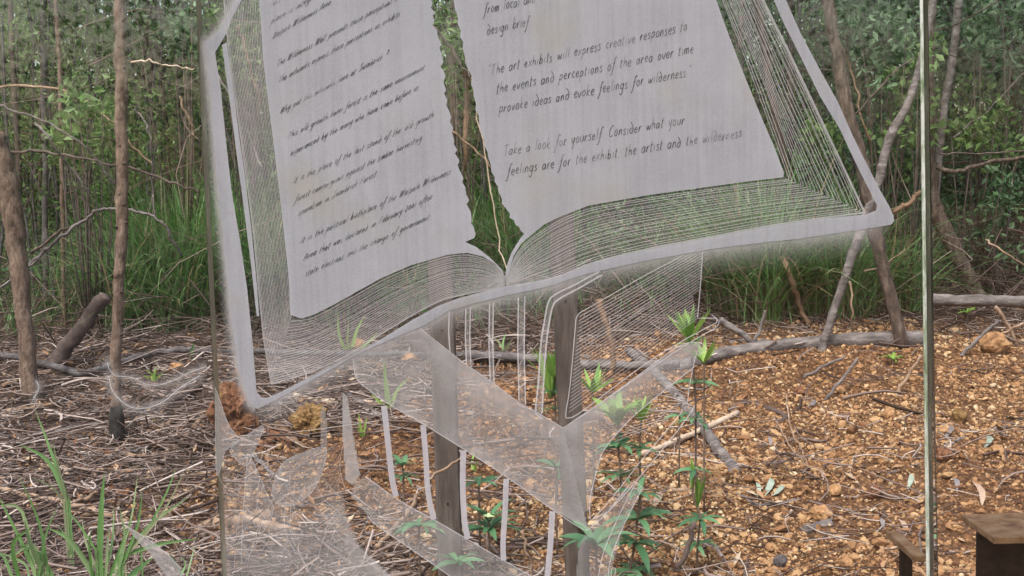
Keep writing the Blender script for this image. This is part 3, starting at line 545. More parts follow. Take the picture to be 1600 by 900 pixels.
for px, py, w, h, mt, lab in [(1368, 772, 27, 24, 'clod', 'rust-red rounded rock on the gravel left of the glass edge'), (1478, 712, 30, 24, 'clod', 'shifted image of the rust-red rock, flat, just right of the glass edge'),  # second rust-red rock is an added copy, the first as the glass shifts it
 (1305, 768, 26, 20, 'rock', 'tan rock left of the rust-red rounded rock'), (1284, 802, 32, 26, 'rock', 'broad pale tan rock where two thin twigs cross'), (1323, 884, 26, 22, 'rock', 'pale orange rock at the bottom edge near the dark stone'), (1220, 880, 24, 22, 'grey_rock', 'dark grey stone on the gravel at the bottom edge'),
 (1556, 536, 46, 36, 'rock', 'pale yellowish boulder below the log at the far right'), (1428, 588, 24, 18, 'rock', 'buff rock beside the glass edge under the thick log'), (1312, 610, 20, 13, 'rock', 'flat pale stone on top of the gravel heap'), (1500, 652, 28, 24, 'yellow', 'yellow-ochre rock high on the gravel at far right'),
 (1380, 722, 18, 15, 'rock', 'small tan rock among gravel right of the fork twig'), (1250, 612, 20, 15, 'clod', 'small brown rock on the gravel crest right of the pale stone'), (945, 570, 30, 22, 'dark_wood', 'dark lump under the top of the diagonal grey stick'), (1390, 648, 22, 18, 'rock', 'orange stone on the upper gravel left of the glass edge'),
 (1205, 858, 20, 15, 'rock', 'orange stone at the lower centre of the gravel'), (1560, 706, 24, 20, 'rock', 'orange-tan stone above the steel beam'), (560, 540, 26, 18, 'rock', 'pale tan stone seen through the left page edges'), (275, 575, 30, 20, 'rock', 'pale buff stone just above the long dark branch'), (640, 560, 28, 18, 'rock', 'buff stone behind the frosted band'),
 (455, 830, 20, 18, 'rock', 'buff stone in the frosted leaf shapes'), (830, 760, 26, 22, 'rock', 'pink-tan stone behind the broad frosted band'), (1490, 830, 22, 14, 'rock', 'small tan stone left of the steel beam flange')]:
    stone('rock', px, py, w, h, M[mt], lab, 'loose rocks on the gravel', sub=2 if w < 30 else 3)

# ------------------------------------------------------------------ twig and leaf litter
def twigs(name, x, y, zoff, L, rad, tint, tilt=.22, bend=.12):
    n = len(x); az = RNG.random(n)*2*np.pi; el = RNG.normal(0, tilt, n); d = np.stack([np.cos(az)*np.cos(el), np.sin(az)*np.cos(el), np.sin(el)], -1)
    c = np.stack([x, y, gh(x, y)+zoff], -1); s = np.stack([-np.sin(az), np.cos(az), np.zeros(n)], -1); u = np.cross(d, s); ts = np.array([-.5, -.17, .17, .5]); bb = np.array([0, 1, .6, -.5])
    k = RNG.normal(0, bend, n); k2 = RNG.normal(0, bend*.5, n)
    path = c[:, None]+d[:, None]*(ts[None, :, None]*L[:, None, None])+s[:, None]*(bb[None, :, None]*(k*L)[:, None, None])+u[:, None]*(bb[None, ::-1, None]*(k2*L)[:, None, None])
    path[:, :, 2] = np.maximum(path[:, :, 2], gh(path[:, :, 0], path[:, :, 1])+rad[:, None]*.4)
    an = np.arange(3)*2*np.pi/3; ring = s[:, None]*np.cos(an)[None, :, None]+u[:, None]*np.sin(an)[None, :, None]; tp = np.array([1, .9, .75, .45])
    V = path[:, :, None]+ring[:, None]*(rad[:, None]*tp[None])[:, :, None, None]
    f = [(j*3+a, j*3+(a+1) % 3, (j+1)*3+(a+1) % 3, (j+1)*3+a) for j in range(3) for a in range(3)]
    F = (np.array(f)[None]+(np.arange(n)*12)[:, None, None]).reshape(-1, 4)
    return tag(link(name, npmesh(name, V, F, True, np.repeat(tint, 12)), M['litter']), kind='stuff')
x, y = scatter(24000, 3.6, 10.5); k = RNG.random(len(x)) < np.clip(1.0-.90*gravelness(x, y)+.5*np.clip(vnoise(x*1.5+20, y*1.5+3)+.1*(5.0-y), 0, 1), 0, 1)*np.where(y > 8.6, .5, 1); x, y = x[k], y[k]; n = len(x)
twigs('twig_litter', x, y, np.abs(RNG.normal(0, .03, n)), np.clip(.16*np.exp(RNG.normal(0, .55, n)), .05, .7), np.clip(.0032*np.exp(RNG.normal(0, .5, n)), .0013, .012), np.clip(RNG.normal(.55, .3, n), 0, 1))
x, y = scatter(3600, 8.0, 13); n = len(x)
twigs('twig_litter', x, y, np.abs(RNG.normal(.15, .2, n)), np.clip(.5*np.exp(RNG.normal(0, .5, n)), .15, 1.6), np.clip(.003*np.exp(RNG.normal(0, .4, n)), .0015, .01), np.clip(RNG.normal(.38, .22, n), 0, 1), .5)
x, y = scatter(1700, 3.6, 8.6); k = RNG.random(len(x)) < np.clip(.95-.9*np.clip((x+.3)/1.2, 0, 1), 0, 1); x, y = x[k], y[k]; n = len(x)   # longer dry sticks over the litter
twigs('twig_litter', x, y, np.abs(RNG.normal(.025, .03, n)), np.clip(.36*np.exp(RNG.normal(0, .45, n)), .15, 1.0), np.clip(.0055*np.exp(RNG.normal(0, .35, n)), .003, .013), np.clip(RNG.normal(.56, .27, n), 0, 1), .14, .07)
def leaves(name, C, L, Wd, tint, mat, R=None, kind='stuff', parent=None, fold=.18):
    n = len(C); R = rotmats(n) if R is None else R
    b = np.array([(0, 0, 0), (.45, .5, 1), (1, 0, 0), (.45, -.5, 1)], float)
    P = b[None]*np.stack([L, Wd, Wd*fold], -1)[:, None]; P = np.einsum('nij,nkj->nki', R, P)+C[:, None]
    F = np.arange(n*4).reshape(n, 4)[:, [0, 1, 2, 3]]; F = np.concatenate([F[:, [0, 1, 2]], F[:, [0, 2, 3]]])
    me = npmesh(name, P, F, False, np.repeat(tint, 4))
    if parent is None and kind is None: return me
    o = link(name, me, mat, parent); return tag(o, kind=kind) if kind else o
x, y = scatter(7000, 3.6, 10.5); k = RNG.random(len(x)) < .38+.62*(1-gravelness(x, y))+1.2*np.clip(vnoise(x*1.5+20, y*1.5+3)+.1*(5.0-y), 0, 1); x, y = x[k], y[k]; n = len(x)
leaves('leaf_litter', np.stack([x, y, gh(x, y)+.006+.02*RNG.random(n)], -1), RNG.uniform(.025, .085, n), RNG.uniform(.010, .028, n), np.clip(RNG.normal(.5, .28, n), 0, 1), M['dleaf'], rotmats(n, True))

# ------------------------------------------------------------------ sticks, logs and bark lying about (photo outline, dropped on the ground)
def stick(name, pts, wpx, mat, lab, cat='stick', group=None, lift=None, Y=None, n=8, wob=.004, taper=.75, sub=5):
    if Y is None:
        W3 = [ground(px, py) for px, py in pts]
        W3 = [p+Vector((0, 0, (lift if lift is not None else .6*wpx*p.y/FPX*.5))) for p in W3]
    else: W3 = [at(px, py, Y if not isinstance(Y, (list, tuple)) else Y[i]) for i, (px, py) in enumerate(pts)]
    path = smooth_path(W3, sub, wob); m = len(path); s = sum(p.y for p in W3)/len(W3)/FPX
    rad = [wpx/2*s*(1-(1-taper)*i/(m-1))*random.uniform(.92, 1.08) for i in range(m)]
    base = min(path, key=lambda p: p.z).copy(); o = link(name, mesh(name, *tube_geo([p-base for p in path], rad, n, .09), True), M[mat]); o.location = base
    return tag(o, lab, cat, group)
GB = 'fallen branches on the ground'
stick('fallen_branch', [(-30, 566), (0, 568), (40, 574), (100, 591), (130, 598), (170, 586), (240, 566), (290, 560), (330, 563), (400, 562), (530, 566), (640, 567), (740, 570), (830, 575)], 12, 'dark_grey', 'long thin dark grey branch lying across the litter at left and behind the book', 'branch', GB, wob=.004, lift=.06)
stick('fallen_log', [(1447, 537), (1350, 538), (1250, 545), (1150, 556), (1095, 570), (1060, 580)], 25, 'grey_wood', 'thick grey log lying along the top of the gravel left of the glass edge', 'log', 'grey logs', taper=.68, n=14, wob=.001)
stick('fallen_log', [(1456, 468), (1520, 469), (1570, 471), (1640, 473)], 19, 'grey_wood', 'shifted image of the thick grey log, level at the far right behind the clear pane', 'log', 'grey logs', taper=.97, n=12, Y=[7.6]*4)  # added copy of the thick log, built where the glass shifts its image
stick('fallen_branch', [(731, 568), (800, 571), (884, 578), (930, 584), (1000, 585), (1060, 580)], 16, 'grey_wood', 'grey branch end running behind the hatched shape to the thick log', 'branch', GB, lift=.06)
stick('fallen_branch', [(983, 553), (1026, 590), (1069, 637), (1100, 676), (1134, 723), (1148, 742)], 17, 'grey_wood', 'diagonal grey stick with a splintered lower end on the gravel', 'branch', GB, wob=.002, taper=1)
for a, b, q in (((1134, 716), (1156, 746), 'rightmost'), ((1128, 722), (1141, 754), 'lowest'), ((1133, 722), (1149, 750), 'middle')): stick('splinter', [a, b], 7, 'pale_wood', q+' pale splinter at the broken end of the diagonal grey stick', 'splinter', 'splinters of the broken stick', taper=.4)
stick('fallen_branch', [(1152, 653), (1096, 680), (1040, 704), (1003, 718)], 10, 'pale_wood', 'pale cream split stick crossing the diagonal grey one', 'stick', GB, wob=.001, lift=.03)
stick('fallen_twig', [(1112, 739), (1118, 756), (1127, 764), (1155, 774), (1184, 790), (1234, 787), (1268, 795), (1300, 796), (1330, 799)], 5, 'grey_wood', 'bent grey twig wandering over the gravel below the splintered stick', 'twig', 'twigs on the gravel')
stick('fallen_twig', [(1184, 790), (1240, 784), (1290, 780), (1345, 777), (1360, 760), (1390, 742), (1440, 727)], 4.5, 'grey_wood', 'thin grey twig rising to the right past the rust-red rock', 'twig', 'twigs on the gravel')
stick('fallen_twig', [(1210, 660), (1225, 690), (1245, 720), (1263, 740)], 3, 'tan_wood', 'thin pale bent twig above the short grey stick', 'twig', 'twigs on the gravel', lift=.03)
stick('fallen_twig', [(1228, 625), (1236, 680), (1252, 712), (1262, 742)], 3, 'tan_wood', 'fine pale twig beside the thin bent one', 'twig', 'twigs on the gravel', lift=.04)
stick('fallen_twig', [(1272, 736), (1295, 731), (1314, 727)], 7, 'dark_wood', 'short dark grey stick alone on the gravel', 'twig', 'twigs on the gravel')
stick('fallen_twig', [(1180, 898), (1210, 893), (1240, 891), (1280, 899), (1300, 906)], 5, 'grey_wood', 'pale curved twig at the bottom edge of the gravel', 'twig', 'twigs on the gravel')
stick('fallen_twig', [(1348, 853), (1378, 858), (1405, 870), (1428, 886)], 5, 'tan_wood', 'curved pale twig left of the short beam end', 'twig', 'twigs on the gravel')
stick('fallen_twig', [(1464, 803), (1495, 808), (1525, 818)], 6, 'tan_wood', 'pale twig touching the corner of the steel beam', 'twig', 'twigs on the gravel')
stick('fallen_twig', [(1470, 702), (1500, 688), (1540, 675), (1580, 668), (1620, 672)], 5, 'grey_wood', 'thin grey twig across the gravel above the beam', 'twig', 'twigs on the gravel')
stick('fallen_branch', [(1140, 645), (1170, 632), (1195, 640), (1230, 655), (1210, 662)], 10, 'dark_wood', 'dark crooked branch right of the pale split stick', 'branch', GB)
stick('fallen_branch', [(1040, 765), (1080, 770), (1120, 773)], 9, 'tan_wood', 'short tan stick under the narrow upright shoot', 'stick', GB)
stick('fallen_branch', [(1110, 835), (1140, 836), (1175, 842)], 7, 'tan_wood', 'pale stick lying level below the lowest leaf whorl', 'stick', GB)
stick('fallen_branch', [(1256, 836), (1280, 826), (1300, 822)], 17, 'grey_wood', 'short thick grey stick low on the gravel', 'stick', GB)
stick('fallen_branch', [(1222, 832), (1230, 815), (1236, 800)], 8, 'tan_wood', 'short upright tan chip beside the thick grey stick', 'stick', GB)
stick('fallen_branch', [(326, 643), (290, 685), (255, 725), (222, 762)], 9, 'tan_wood', 'straight tan stick slanting down from the left glass edge', 'stick', GB, wob=.002)
stick('fallen_branch', [(230, 678), (255, 668), (281, 656), (305, 650), (326, 643)], 9, 'tan_wood', 'pale branch meeting the slanting tan stick at the glass edge', 'branch', GB)
stick('fallen_branch', [(-20, 770), (0, 774), (50, 788), (119, 803), (160, 816), (200, 828)], 11, 'tan_wood', 'long tan-brown branch low in the left corner behind the grass', 'branch', GB, lift=.04)
stick('fallen_branch', [(115, 801), (135, 795), (155, 784)], 8, 'tan_wood', 'stub forking off the long tan-brown branch', 'branch', GB, lift=.05)
stick('fallen_branch', [(0, 806), (80, 803), (170, 806), (235, 804)], 9, 'tan_wood', 'straight brown stick behind the grass blades at left', 'stick', GB)
stick('fallen_branch', [(305, 838), (340, 826), (385, 818), (420, 812)], 20, 'tan_wood', 'thick tan stick crossing the left glass edge near the bottom', 'branch', GB, taper=1)
stick('fallen_branch', [(260, 898), (290, 870), (320, 838)], 14, 'tan_wood', 'thick tan stick slanting up to the left glass edge at the bottom', 'branch', GB)
stick('fallen_branch', [(450, 622), (500, 628), (545, 634), (600, 632)], 12, 'pale_wood', 'pale bleached stick right of the lower left corner of the book', 'stick', GB)
stick('fallen_branch', [(545, 622), (580, 645), (610, 662)], 13, 'grey_wood', 'greyish stick behind the first upright bar', 'stick', GB)
stick('fallen_branch', [(560, 636), (620, 634), (655, 640)], 7, 'tan_wood', 'thin tan stick running behind the upright bars', 'stick', GB)
stick('fallen_branch', [(590, 872), (615, 845), (640, 815), (650, 790)], 9, 'tan_wood', 'thin tan stick behind the lower etched ledge', 'stick', GB, lift=.05)
stick('fallen_branch', [(670, 748), (700, 728), (722, 715)], 5, 'tan_wood', 'thin bare twig across the left timber post', 'twig', GB, Y=3.9)
stick('fallen_branch', [(815, 830), (825, 860), (835, 900)], 5, 'tan_wood', 'thin bare upright twig between the lower bars', 'twig', GB, Y=4.0)
stick('fallen_branch', [(560, 800), (610, 812), (660, 835)], 9, 'dark_wood', 'dark brown stick under the lower left ledge', 'stick', GB)
stick('fallen_branch', [(1060, 890), (1075, 850), (1083, 815)], 10, 'dark_wood', 'dark burnt stick rising at the bottom between the lower seedlings', 'stick', GB, Y=3.95)
stick('bark_strip', [(936, 468), (944, 495), (950, 515), (957, 545), (956, 578)], 11, 'orange_bark', 'curled orange bark strip standing behind the hatched shape', 'bark', Y=6.0)
for px, py, qx, qy, w, mt, lab in [(5, 610, 130, 585, 7, 'tan_wood', 'tan stick slanting by the foot of the left trunk'), (20, 700, 175, 668, 7, 'grey_wood', 'grey stick left of the charred foot'), (60, 735, 165, 742, 6, 'tan_wood', 'tan stick lying level under the charred foot'), (110, 660, 160, 645, 8, 'dark_wood', 'dark stick close left of the charred foot'), (195, 720, 262, 716, 9, 'tan_wood', 'pale stub right of the charred foot'),
 (140, 760, 205, 690, 5, 'tan_wood', 'thin pale stick crossing low before the slanting tan stick'), (215, 765, 330, 748, 6, 'tan_wood', 'pale twig running level to the left glass edge'), (235, 640, 320, 600, 10, 'dark_wood', 'dark root-like stick below the etched arcs'), (190, 660, 240, 632, 9, 'dark_wood', 'dark stick rising right of the charred foot'), (10, 650, 85, 640, 6, 'tan_wood', 'pale stick near the far left under the leaning trunk'),
 (250, 800, 325, 762, 7, 'tan_wood', 'tan stick behind the arching grass blades'), (170, 725, 232, 708, 7, 'grey_wood', 'grey stick just above the upright bright blade'), (255, 528, 318, 508, 8, 'tan_wood', 'pale stick at the edge of the grass left of the glass joint'), (205, 520, 265, 540, 7, 'dark_wood', 'dark stick right of the slender sapling at grass level'), (90, 640, 135, 622, 6, 'grey_wood', 'grey stick between the two left trunks'), (375, 820, 470, 840, 14, 'tan_wood', 'thick tan stick under the frosted leaf shapes'), (395, 720, 450, 770, 9, 'grey_wood', 'grey stick behind the big frosted leaf'), (520, 560, 640, 545, 8, 'tan_wood', 'tan stick behind the lower left page corner')]:
    stick('fallen_stick', [(px, py), ((px+qx)/2+random.gauss(0, 6), (py+qy)/2+random.gauss(0, 4)), (qx, qy)], w, mt, lab, 'stick', GB, lift=.03, taper=.6)
for px, py, qx, qy, w, lab in [(1500, 556, 1560, 500, 6, 'thin stick propped below the far right log'), (1555, 480, 1590, 540, 7, 'pale stick leaning under the far right log'), (1530, 540, 1600, 505, 5, 'thin grey stick crossing below the far right log'), (1175, 548, 1195, 485, 6, 'pale upright stick leaning on the thick log'), (1255, 590, 1320, 556, 5, 'pale thin stick propped under the thick log'), (1290, 625, 1340, 560, 6, 'grey stick propped under the middle of the thick log'), (1400, 615, 1440, 555, 6, 'grey stick under the right end of the thick log'), (1125, 500, 1185, 545, 11, 'brown bark-like stick left of the pale upright one'), (1140, 535, 1210, 535, 8, 'brown stick lying just above the thick log')]:
    stick('leaning_stick', [(px, py), ((px+qx)/2+3, (py+qy)/2-2), (qx, qy)], w, random.choice(['grey_wood', 'tan_wood']), lab, 'stick', 'sticks propped near the logs', Y=[ground(px, max(py, qy)).y-.02]*3)
for pts, lab in (([(410, 672), (440, 690), (455, 700)], 'curled rusty bark piece right of the red-brown clod'), ([(432, 668), (455, 690), (475, 705)], 'pale-edged bark curl below the ochre clod'), ([(405, 705), (425, 690), (440, 672)], 'dark red bark shard under the red-brown clod'), ([(170, 770), (190, 775), (210, 772)], 'dark red bark shard below the tan slanting stick'), ([(265, 440), (300, 446), (322, 440)], 'orange bark strip hanging in the grass left of the glass edge')):
    stick('bark_piece', pts, 16 if 'orange' not in lab else 8, 'clod' if 'pale' not in lab else 'orange_bark', lab, 'bark', 'loose bark pieces')
def flat_leaf(px, py, qx, qy, wpx, mat, lab):
    a, b = ground(px, py, .012), ground(qx, qy, .03); d = b-a; s = Vector((-d.y, d.x, 0)); s = s.normalized() if s.length > 1e-6 else Vector((1, 0, 0)); s = (Vector((1, 0, .35)) if abs(px-qx) < abs(py-qy) else Vector((0, .8, .6))).normalized()*wpx/2*a.y/FPX
    if (b-a).length > .4: b = a+(b-a).normalized()*.12+Vector((0, 0, .04))
    V = []
    for t, w in ((0, .05), (.25, .72), (.5, .85), (.75, .6), (1, .05)):
        c = Vector((0, 0, 0)).lerp(b-a, t)+Vector((.10*(b-a).length*math.sin(t*3.1), 0, .012*math.sin(t*3.1))); V += [c-s*w, c+Vector((0, 0, .003)), c+s*w]
    F = []
    for i in range(4): F += [(3*i, 3*i+1, 3*i+4, 3*i+3), (3*i+1, 3*i+2, 3*i+5, 3*i+4)]
    o = link('fallen_leaf', mesh('fallen_leaf', V, F, True), mat); o.location = a; return tag(o, lab, 'leaf', 'fallen leaves on the gravel')
PALE_GREEN = mottled('pale_green_leaf', [(.3, (.19, .24, .20, 1)), (.7, (.33, .38, .33, 1))], 20, .6, .1)
PINK = mottled('pinkish_dead_leaf', [(.3, (.27, .18, .135, 1)), (.7, (.42, .31, .25, 1))], 20, .8, .2)
GREYB = mottled('grey_dead_leaf', [(.3, (.11, .095, .10, 1)), (.7, (.22, .195, .205, 1))], 20, .8, .2)
for a in [(1183, 782, 1181, 764, 10, PALE_GREEN, 'pale green gum leaf, leftmost of three together on the gravel'), (1195, 780, 1203, 757, 17, PALE_GREEN, 'wide pale green gum leaf in the middle of three together'), (1208, 778, 1226, 770, 12, PALE_GREEN, 'pale green gum leaf, rightmost of three together'),
 (1418, 770, 1422, 750, 13, PALE_GREEN, 'single pale green leaf left of the glass edge'), (1536, 706, 1541, 690, 15, PALE_GREEN, 'shifted image of the single pale green leaf, above the steel beam'), (1285, 758, 1279, 744, 6, PINK, 'small white leaf sliver right of the short grey stick'), (1534, 797, 1520, 763, 13, PINK, 'long pinkish dead leaf standing behind the beam flange'),  # leaf above the beam is an added copy for the shifted glass image
 (1413, 846, 1404, 822, 11, PINK, 'pinkish dead leaf beside the short beam end'), (1203, 706, 1200, 690, 8, GREYB, 'bluish grey dead leaf on the gravel under the thin twigs'), (1262, 640, 1275, 634, 12, GREYB, 'grey dead leaf on the upper gravel'), (1475, 690, 1484, 674, 15, GREYB, 'broad grey dead leaf right of the glass edge'), (1495, 772, 1488, 757, 11, GREYB, 'grey dead leaf above the beam corner'), (1380, 832, 1372, 820, 9, GREYB, 'grey curled leaf below the rust-red rock'), (1020, 800, 1026, 776, 20, PINK, 'tan dead leaf left of the bent grey twig')]: flat_leaf(*a)
YEL = mottled('yellow_leaf', [(.3, (.55, .42, .05, 1)), (.7, (.65, .55, .12, 1))], 20, .6, .1)
flat_leaf(232, 668, 246, 658, 8, YEL, 'bright yellow fallen leaf beside the charred stump')

# ------------------------------------------------------------------ trees
def crown_mesh(name, n, rx, rz, L=(.05, .11), seed=0, up=.0):
    g = np.random.default_rng(seed); k = max(6, n//90); cc = g.normal(size=(k, 3)); cc /= np.linalg.norm(cc, axis=1, keepdims=True); cc *= g.random((k, 1))**.45*np.array([[rx, rx, rz]])
    w = g.integers(0, k, n); C = cc[w]+g.normal(0, .16, (n, 3))*np.array([1.0, 1.0, .6]); l = g.uniform(*L, n)
    t = np.clip(g.normal(.5, .2, n)+g.normal(0, .12, k)[w], 0, 1); return leaves(name, C, l, l*g.uniform(.28, .5, n), t, None, None, None)
CROWNS = [crown_mesh('crown', 2600, 1.0, 1.3, seed=s) for s in range(6)]
for me in CROWNS: me.materials.append(M['leaf'])
def tree(pts, Y, wpx, mat, lab, group, top=5.2, crown=None, name='tree', burnt=False, n=10, lean=None, base_px=None):
    if Y is None: g = ground(*pts[-1]); Y = g.y
    P = [at(px, py, Y) for px, py in pts]; wp = wpx if isinstance(wpx, list) else [wpx]*len(P); R = [w/2*Y/FPX for w in wp]
    end = P[-1]; gz = float(gh(end.x, Y))
    if end.z > gz+.03:
        d = (P[-1]-P[-2]); d = d/max(1e-3, -d.z) if d.z < 0 else Vector((0, 0, -1)); q = end+d*min(end.z-gz, 3); q.z = gz-.05; P.append(q); R.append(R[-1]*1.1)
    d = (P[0]-P[1]).normalized(); head = P[0].copy(); rr = R[0]
    if top and head.z < top:
        for k in range(3):
            step = (top-P[0].z)/(3-k) if k < 3 else 0; head = P[0]+d*((top-P[0].z)/(3-k))/max(.5, d.z)+Vector((random.gauss(0, .06), 0, 0)); P.insert(0, head); rr *= .75; R.insert(0, rr)
    base = P[-1].copy(); base.z += .05; t = thing(name, base, lab, 'tree', group)
    path = smooth_path(P, 5, R[len(R)//2]*.10); m = len(path); rad = np.interp(np.linspace(0, len(R)-1, m), range(len(R)), R)
    rad = [float(r)*random.uniform(.93, 1.08) for r in rad]; tube_obj('trunk', path, rad, M[mat], t, n, .05)
    if crown is not None and top:
        c = link('crown', crown, None, t); c.location = P[0]-base+Vector((0, 0, -.2)); c.rotation_euler.z = random.uniform(0, 6.3); s = random.uniform(.9, 1.3); c.scale = (s, s, s)
        for k in range(3):                                # limbs carrying the crown
            a = random.uniform(0, 6.3); q = P[1].lerp(P[0], random.uniform(.3, .8)); tube_obj('limb', [q, q+Vector((math.cos(a)*.35, math.sin(a)*.35, .3)), q+Vector((math.cos(a)*.7, math.sin(a)*.7, .75))], [.014, .010, .004], M[mat], t, 5)
    return t
TG = 'slender trees around the glass'
t1 = tree([(187, -40), (188, 60), (189, 150), (191, 240), (190, 330), (187, 420), (185, 450), (181, 560), (182, 632), (183, 690)], None, [17, 18, 19, 18, 18, 18, 17, 16, 17, 21], 'bark', 'straight slender pinkish-brown sapling trunk left of the glass edge, charred at its foot', TG, 5.5, CROWNS[0], n=12)
tr = [c for c in t1.children if c.name.startswith('trunk')][0]
a, b = at(182, 634, ground(183, 690).y), at(184, 700, ground(183, 690).y)
tube_obj('charred_foot', [a, a.lerp(b, .3), b, b-Vector((0, 0, .06))], [.032, .042, .046, .05], M['char'], t1, 10, .1)
for k in range(16):                                       # twig scars on the sapling
    py = random.uniform(20, 600); px = np.interp(py, [0, 240, 330, 450, 560], [187, 191, 190, 185, 181]); Yt = ground(183, 690).y
    p = at(px+random.choice([-8, -3, 4, 8]), py, Yt-.03); tube_obj('knot', [p+Vector((0, .01, 0)), p+Vector((random.uniform(-.01, .01), -.008, .004))], [.009, .004], M['dark_wood'], t1, 6)
tree([(-12, 215), (2, 260), (14, 310), (24, 380), (33, 450), (42, 540), (50, 624)], None, [38, 37, 34, 29, 26, 25, 29], 'bark', 'thicker brown trunk leaning in at the far left edge', TG, None, n=12)
tree([(1286, -40), (1294, 0), (1312, 110), (1328, 190), (1350, 270), (1362, 330), (1374, 390), (1390, 455), (1412, 545)], None, [17, 18, 19, 21, 23, 22, 21, 20, 20], 'red_bark', 'leaning reddish-brown trunk passing behind the right edge of the book cover', TG, 5.6, CROWNS[1], n=12)
tree([(1452, -40), (1450, 100), (1450, 230), (1455, 300), (1466, 340), (1490, 385), (1512, 430), (1530, 468)], 8.4, [18, 20, 22, 24, 25, 24, 24, 24], 'red_bark', 'shifted image of the leaning brown trunk, behind the level log at the far right', TG, 5.4, CROWNS[2], n=12)  # added copy of the reddish trunk for its displaced image in the glass
tree([(1445, 70), (1432, 120), (1415, 170), (1390, 215), (1370, 290), (1345, 360), (1325, 420), (1305, 480), (1288, 532)], 7.3, [11, 12, 13, 14, 14, 14, 14, 13, 13], 'grey_wood', 'pale grey leaning stem that crosses behind the lower right corner of the book', TG, 4.2, None)
tree([(1500, -20), (1496, 20), (1488, 90), (1478, 150), (1468, 240)], 8.6, [13, 13, 13, 12, 12], 'grey_wood', 'shifted image of the pale grey stem, just right of the bright glass edge near the top', TG, 4.5, CROWNS[3])  # added repeat of the grey leaning stem, as the glass displaces it
tree([(1178, -30), (1186, 20), (1198, 90), (1206, 150), (1222, 230), (1240, 310), (1250, 430)], 8.8, [12, 13, 13, 13, 12, 11, 11], 'red_bark', 'reddish stem seen through the right-hand page edges of the book', TG, 5.2, CROWNS[4])
t = stick('cut_log', [(84, 572), (112, 532), (140, 494), (166, 462)], 24, 'dark_wood', 'cut dark log leaning on the litter between the two left trunks', 'log', 'grey logs', Y=[ground(84, 575).y]*4, taper=.9, n=12)
BACK = [(28, 9.8, 11, 'thin dark stem'), (63, 11.5, 8, 'thin dark stem'), (70, 9.5, 12, 'grey'), (100, 13, 9, 'brown'), (96, 8.9, 9, 'red'), (128, 12, 6, 'thin'), (143, 15, 8, ''), (212, 13, 8, ''), (240, 12, 9, ''), (262, 10.8, 10, ''), (275, 14, 9, ''), (297, 10.4, 11, ''), (340, 11, 10, ''), (362, 13.5, 12, ''), (384, 10, 8, ''), (396, 15, 10, ''), (708, 9.6, 13, ''), (722, 12, 7, ''), (1236, 11, 14, ''), (1262, 13, 8, ''), (1410, 12.5, 9, ''), (1345, 14, 10, ''), (1385, 10.4, 7, ''), (1530, 11, 11, ''), (1556, 13, 9, ''), (1590, 9.8, 12, ''), (1575, 15, 8, ''), (1480, 14, 8, ''), (1150, 13, 8, ''), (430, 12, 9, '')]
ORD = 'first second third fourth fifth sixth seventh eighth ninth tenth eleventh twelfth thirteenth fourteenth fifteenth sixteenth seventeenth eighteenth nineteenth'.split()
for i, (px, Y, w, _) in enumerate(sorted(BACK)):
    ln = random.gauss(0, 22); pts = [(px+ln*.9+random.gauss(0, 4), -30), (px+ln*.4, 100), (px, 240), (px-ln*.3, 360), (px-ln*.5, 470)]
    w *= .8; mt = ['dark_wood', 'red_bark', 'dark_grey', 'bark'][i % 4]; zone = 'left' if px < 450 else 'middle' if px < 760 else 'right'; k = sum(1 for q in BACK if q[0] < px and ('left' if q[0] < 450 else 'middle' if q[0] < 760 else 'right') == zone)
    tree(pts, Y, w, mt, {'left': '%s thin bush stem counted from the left edge of the photo' % ORD[k], 'middle': '%s thin stem from the left in the gap between the book pages' % ORD[k], 'right': '%s thin bush stem from the left, right of the book pages' % ORD[k]}[zone], 'thin forest stems on the left' if px < 450 else 'thin forest stems in the middle' if px < 760 else 'thin forest stems on the right', 4.8+random.random(), CROWNS[i % 6], name='sapling', n=6)
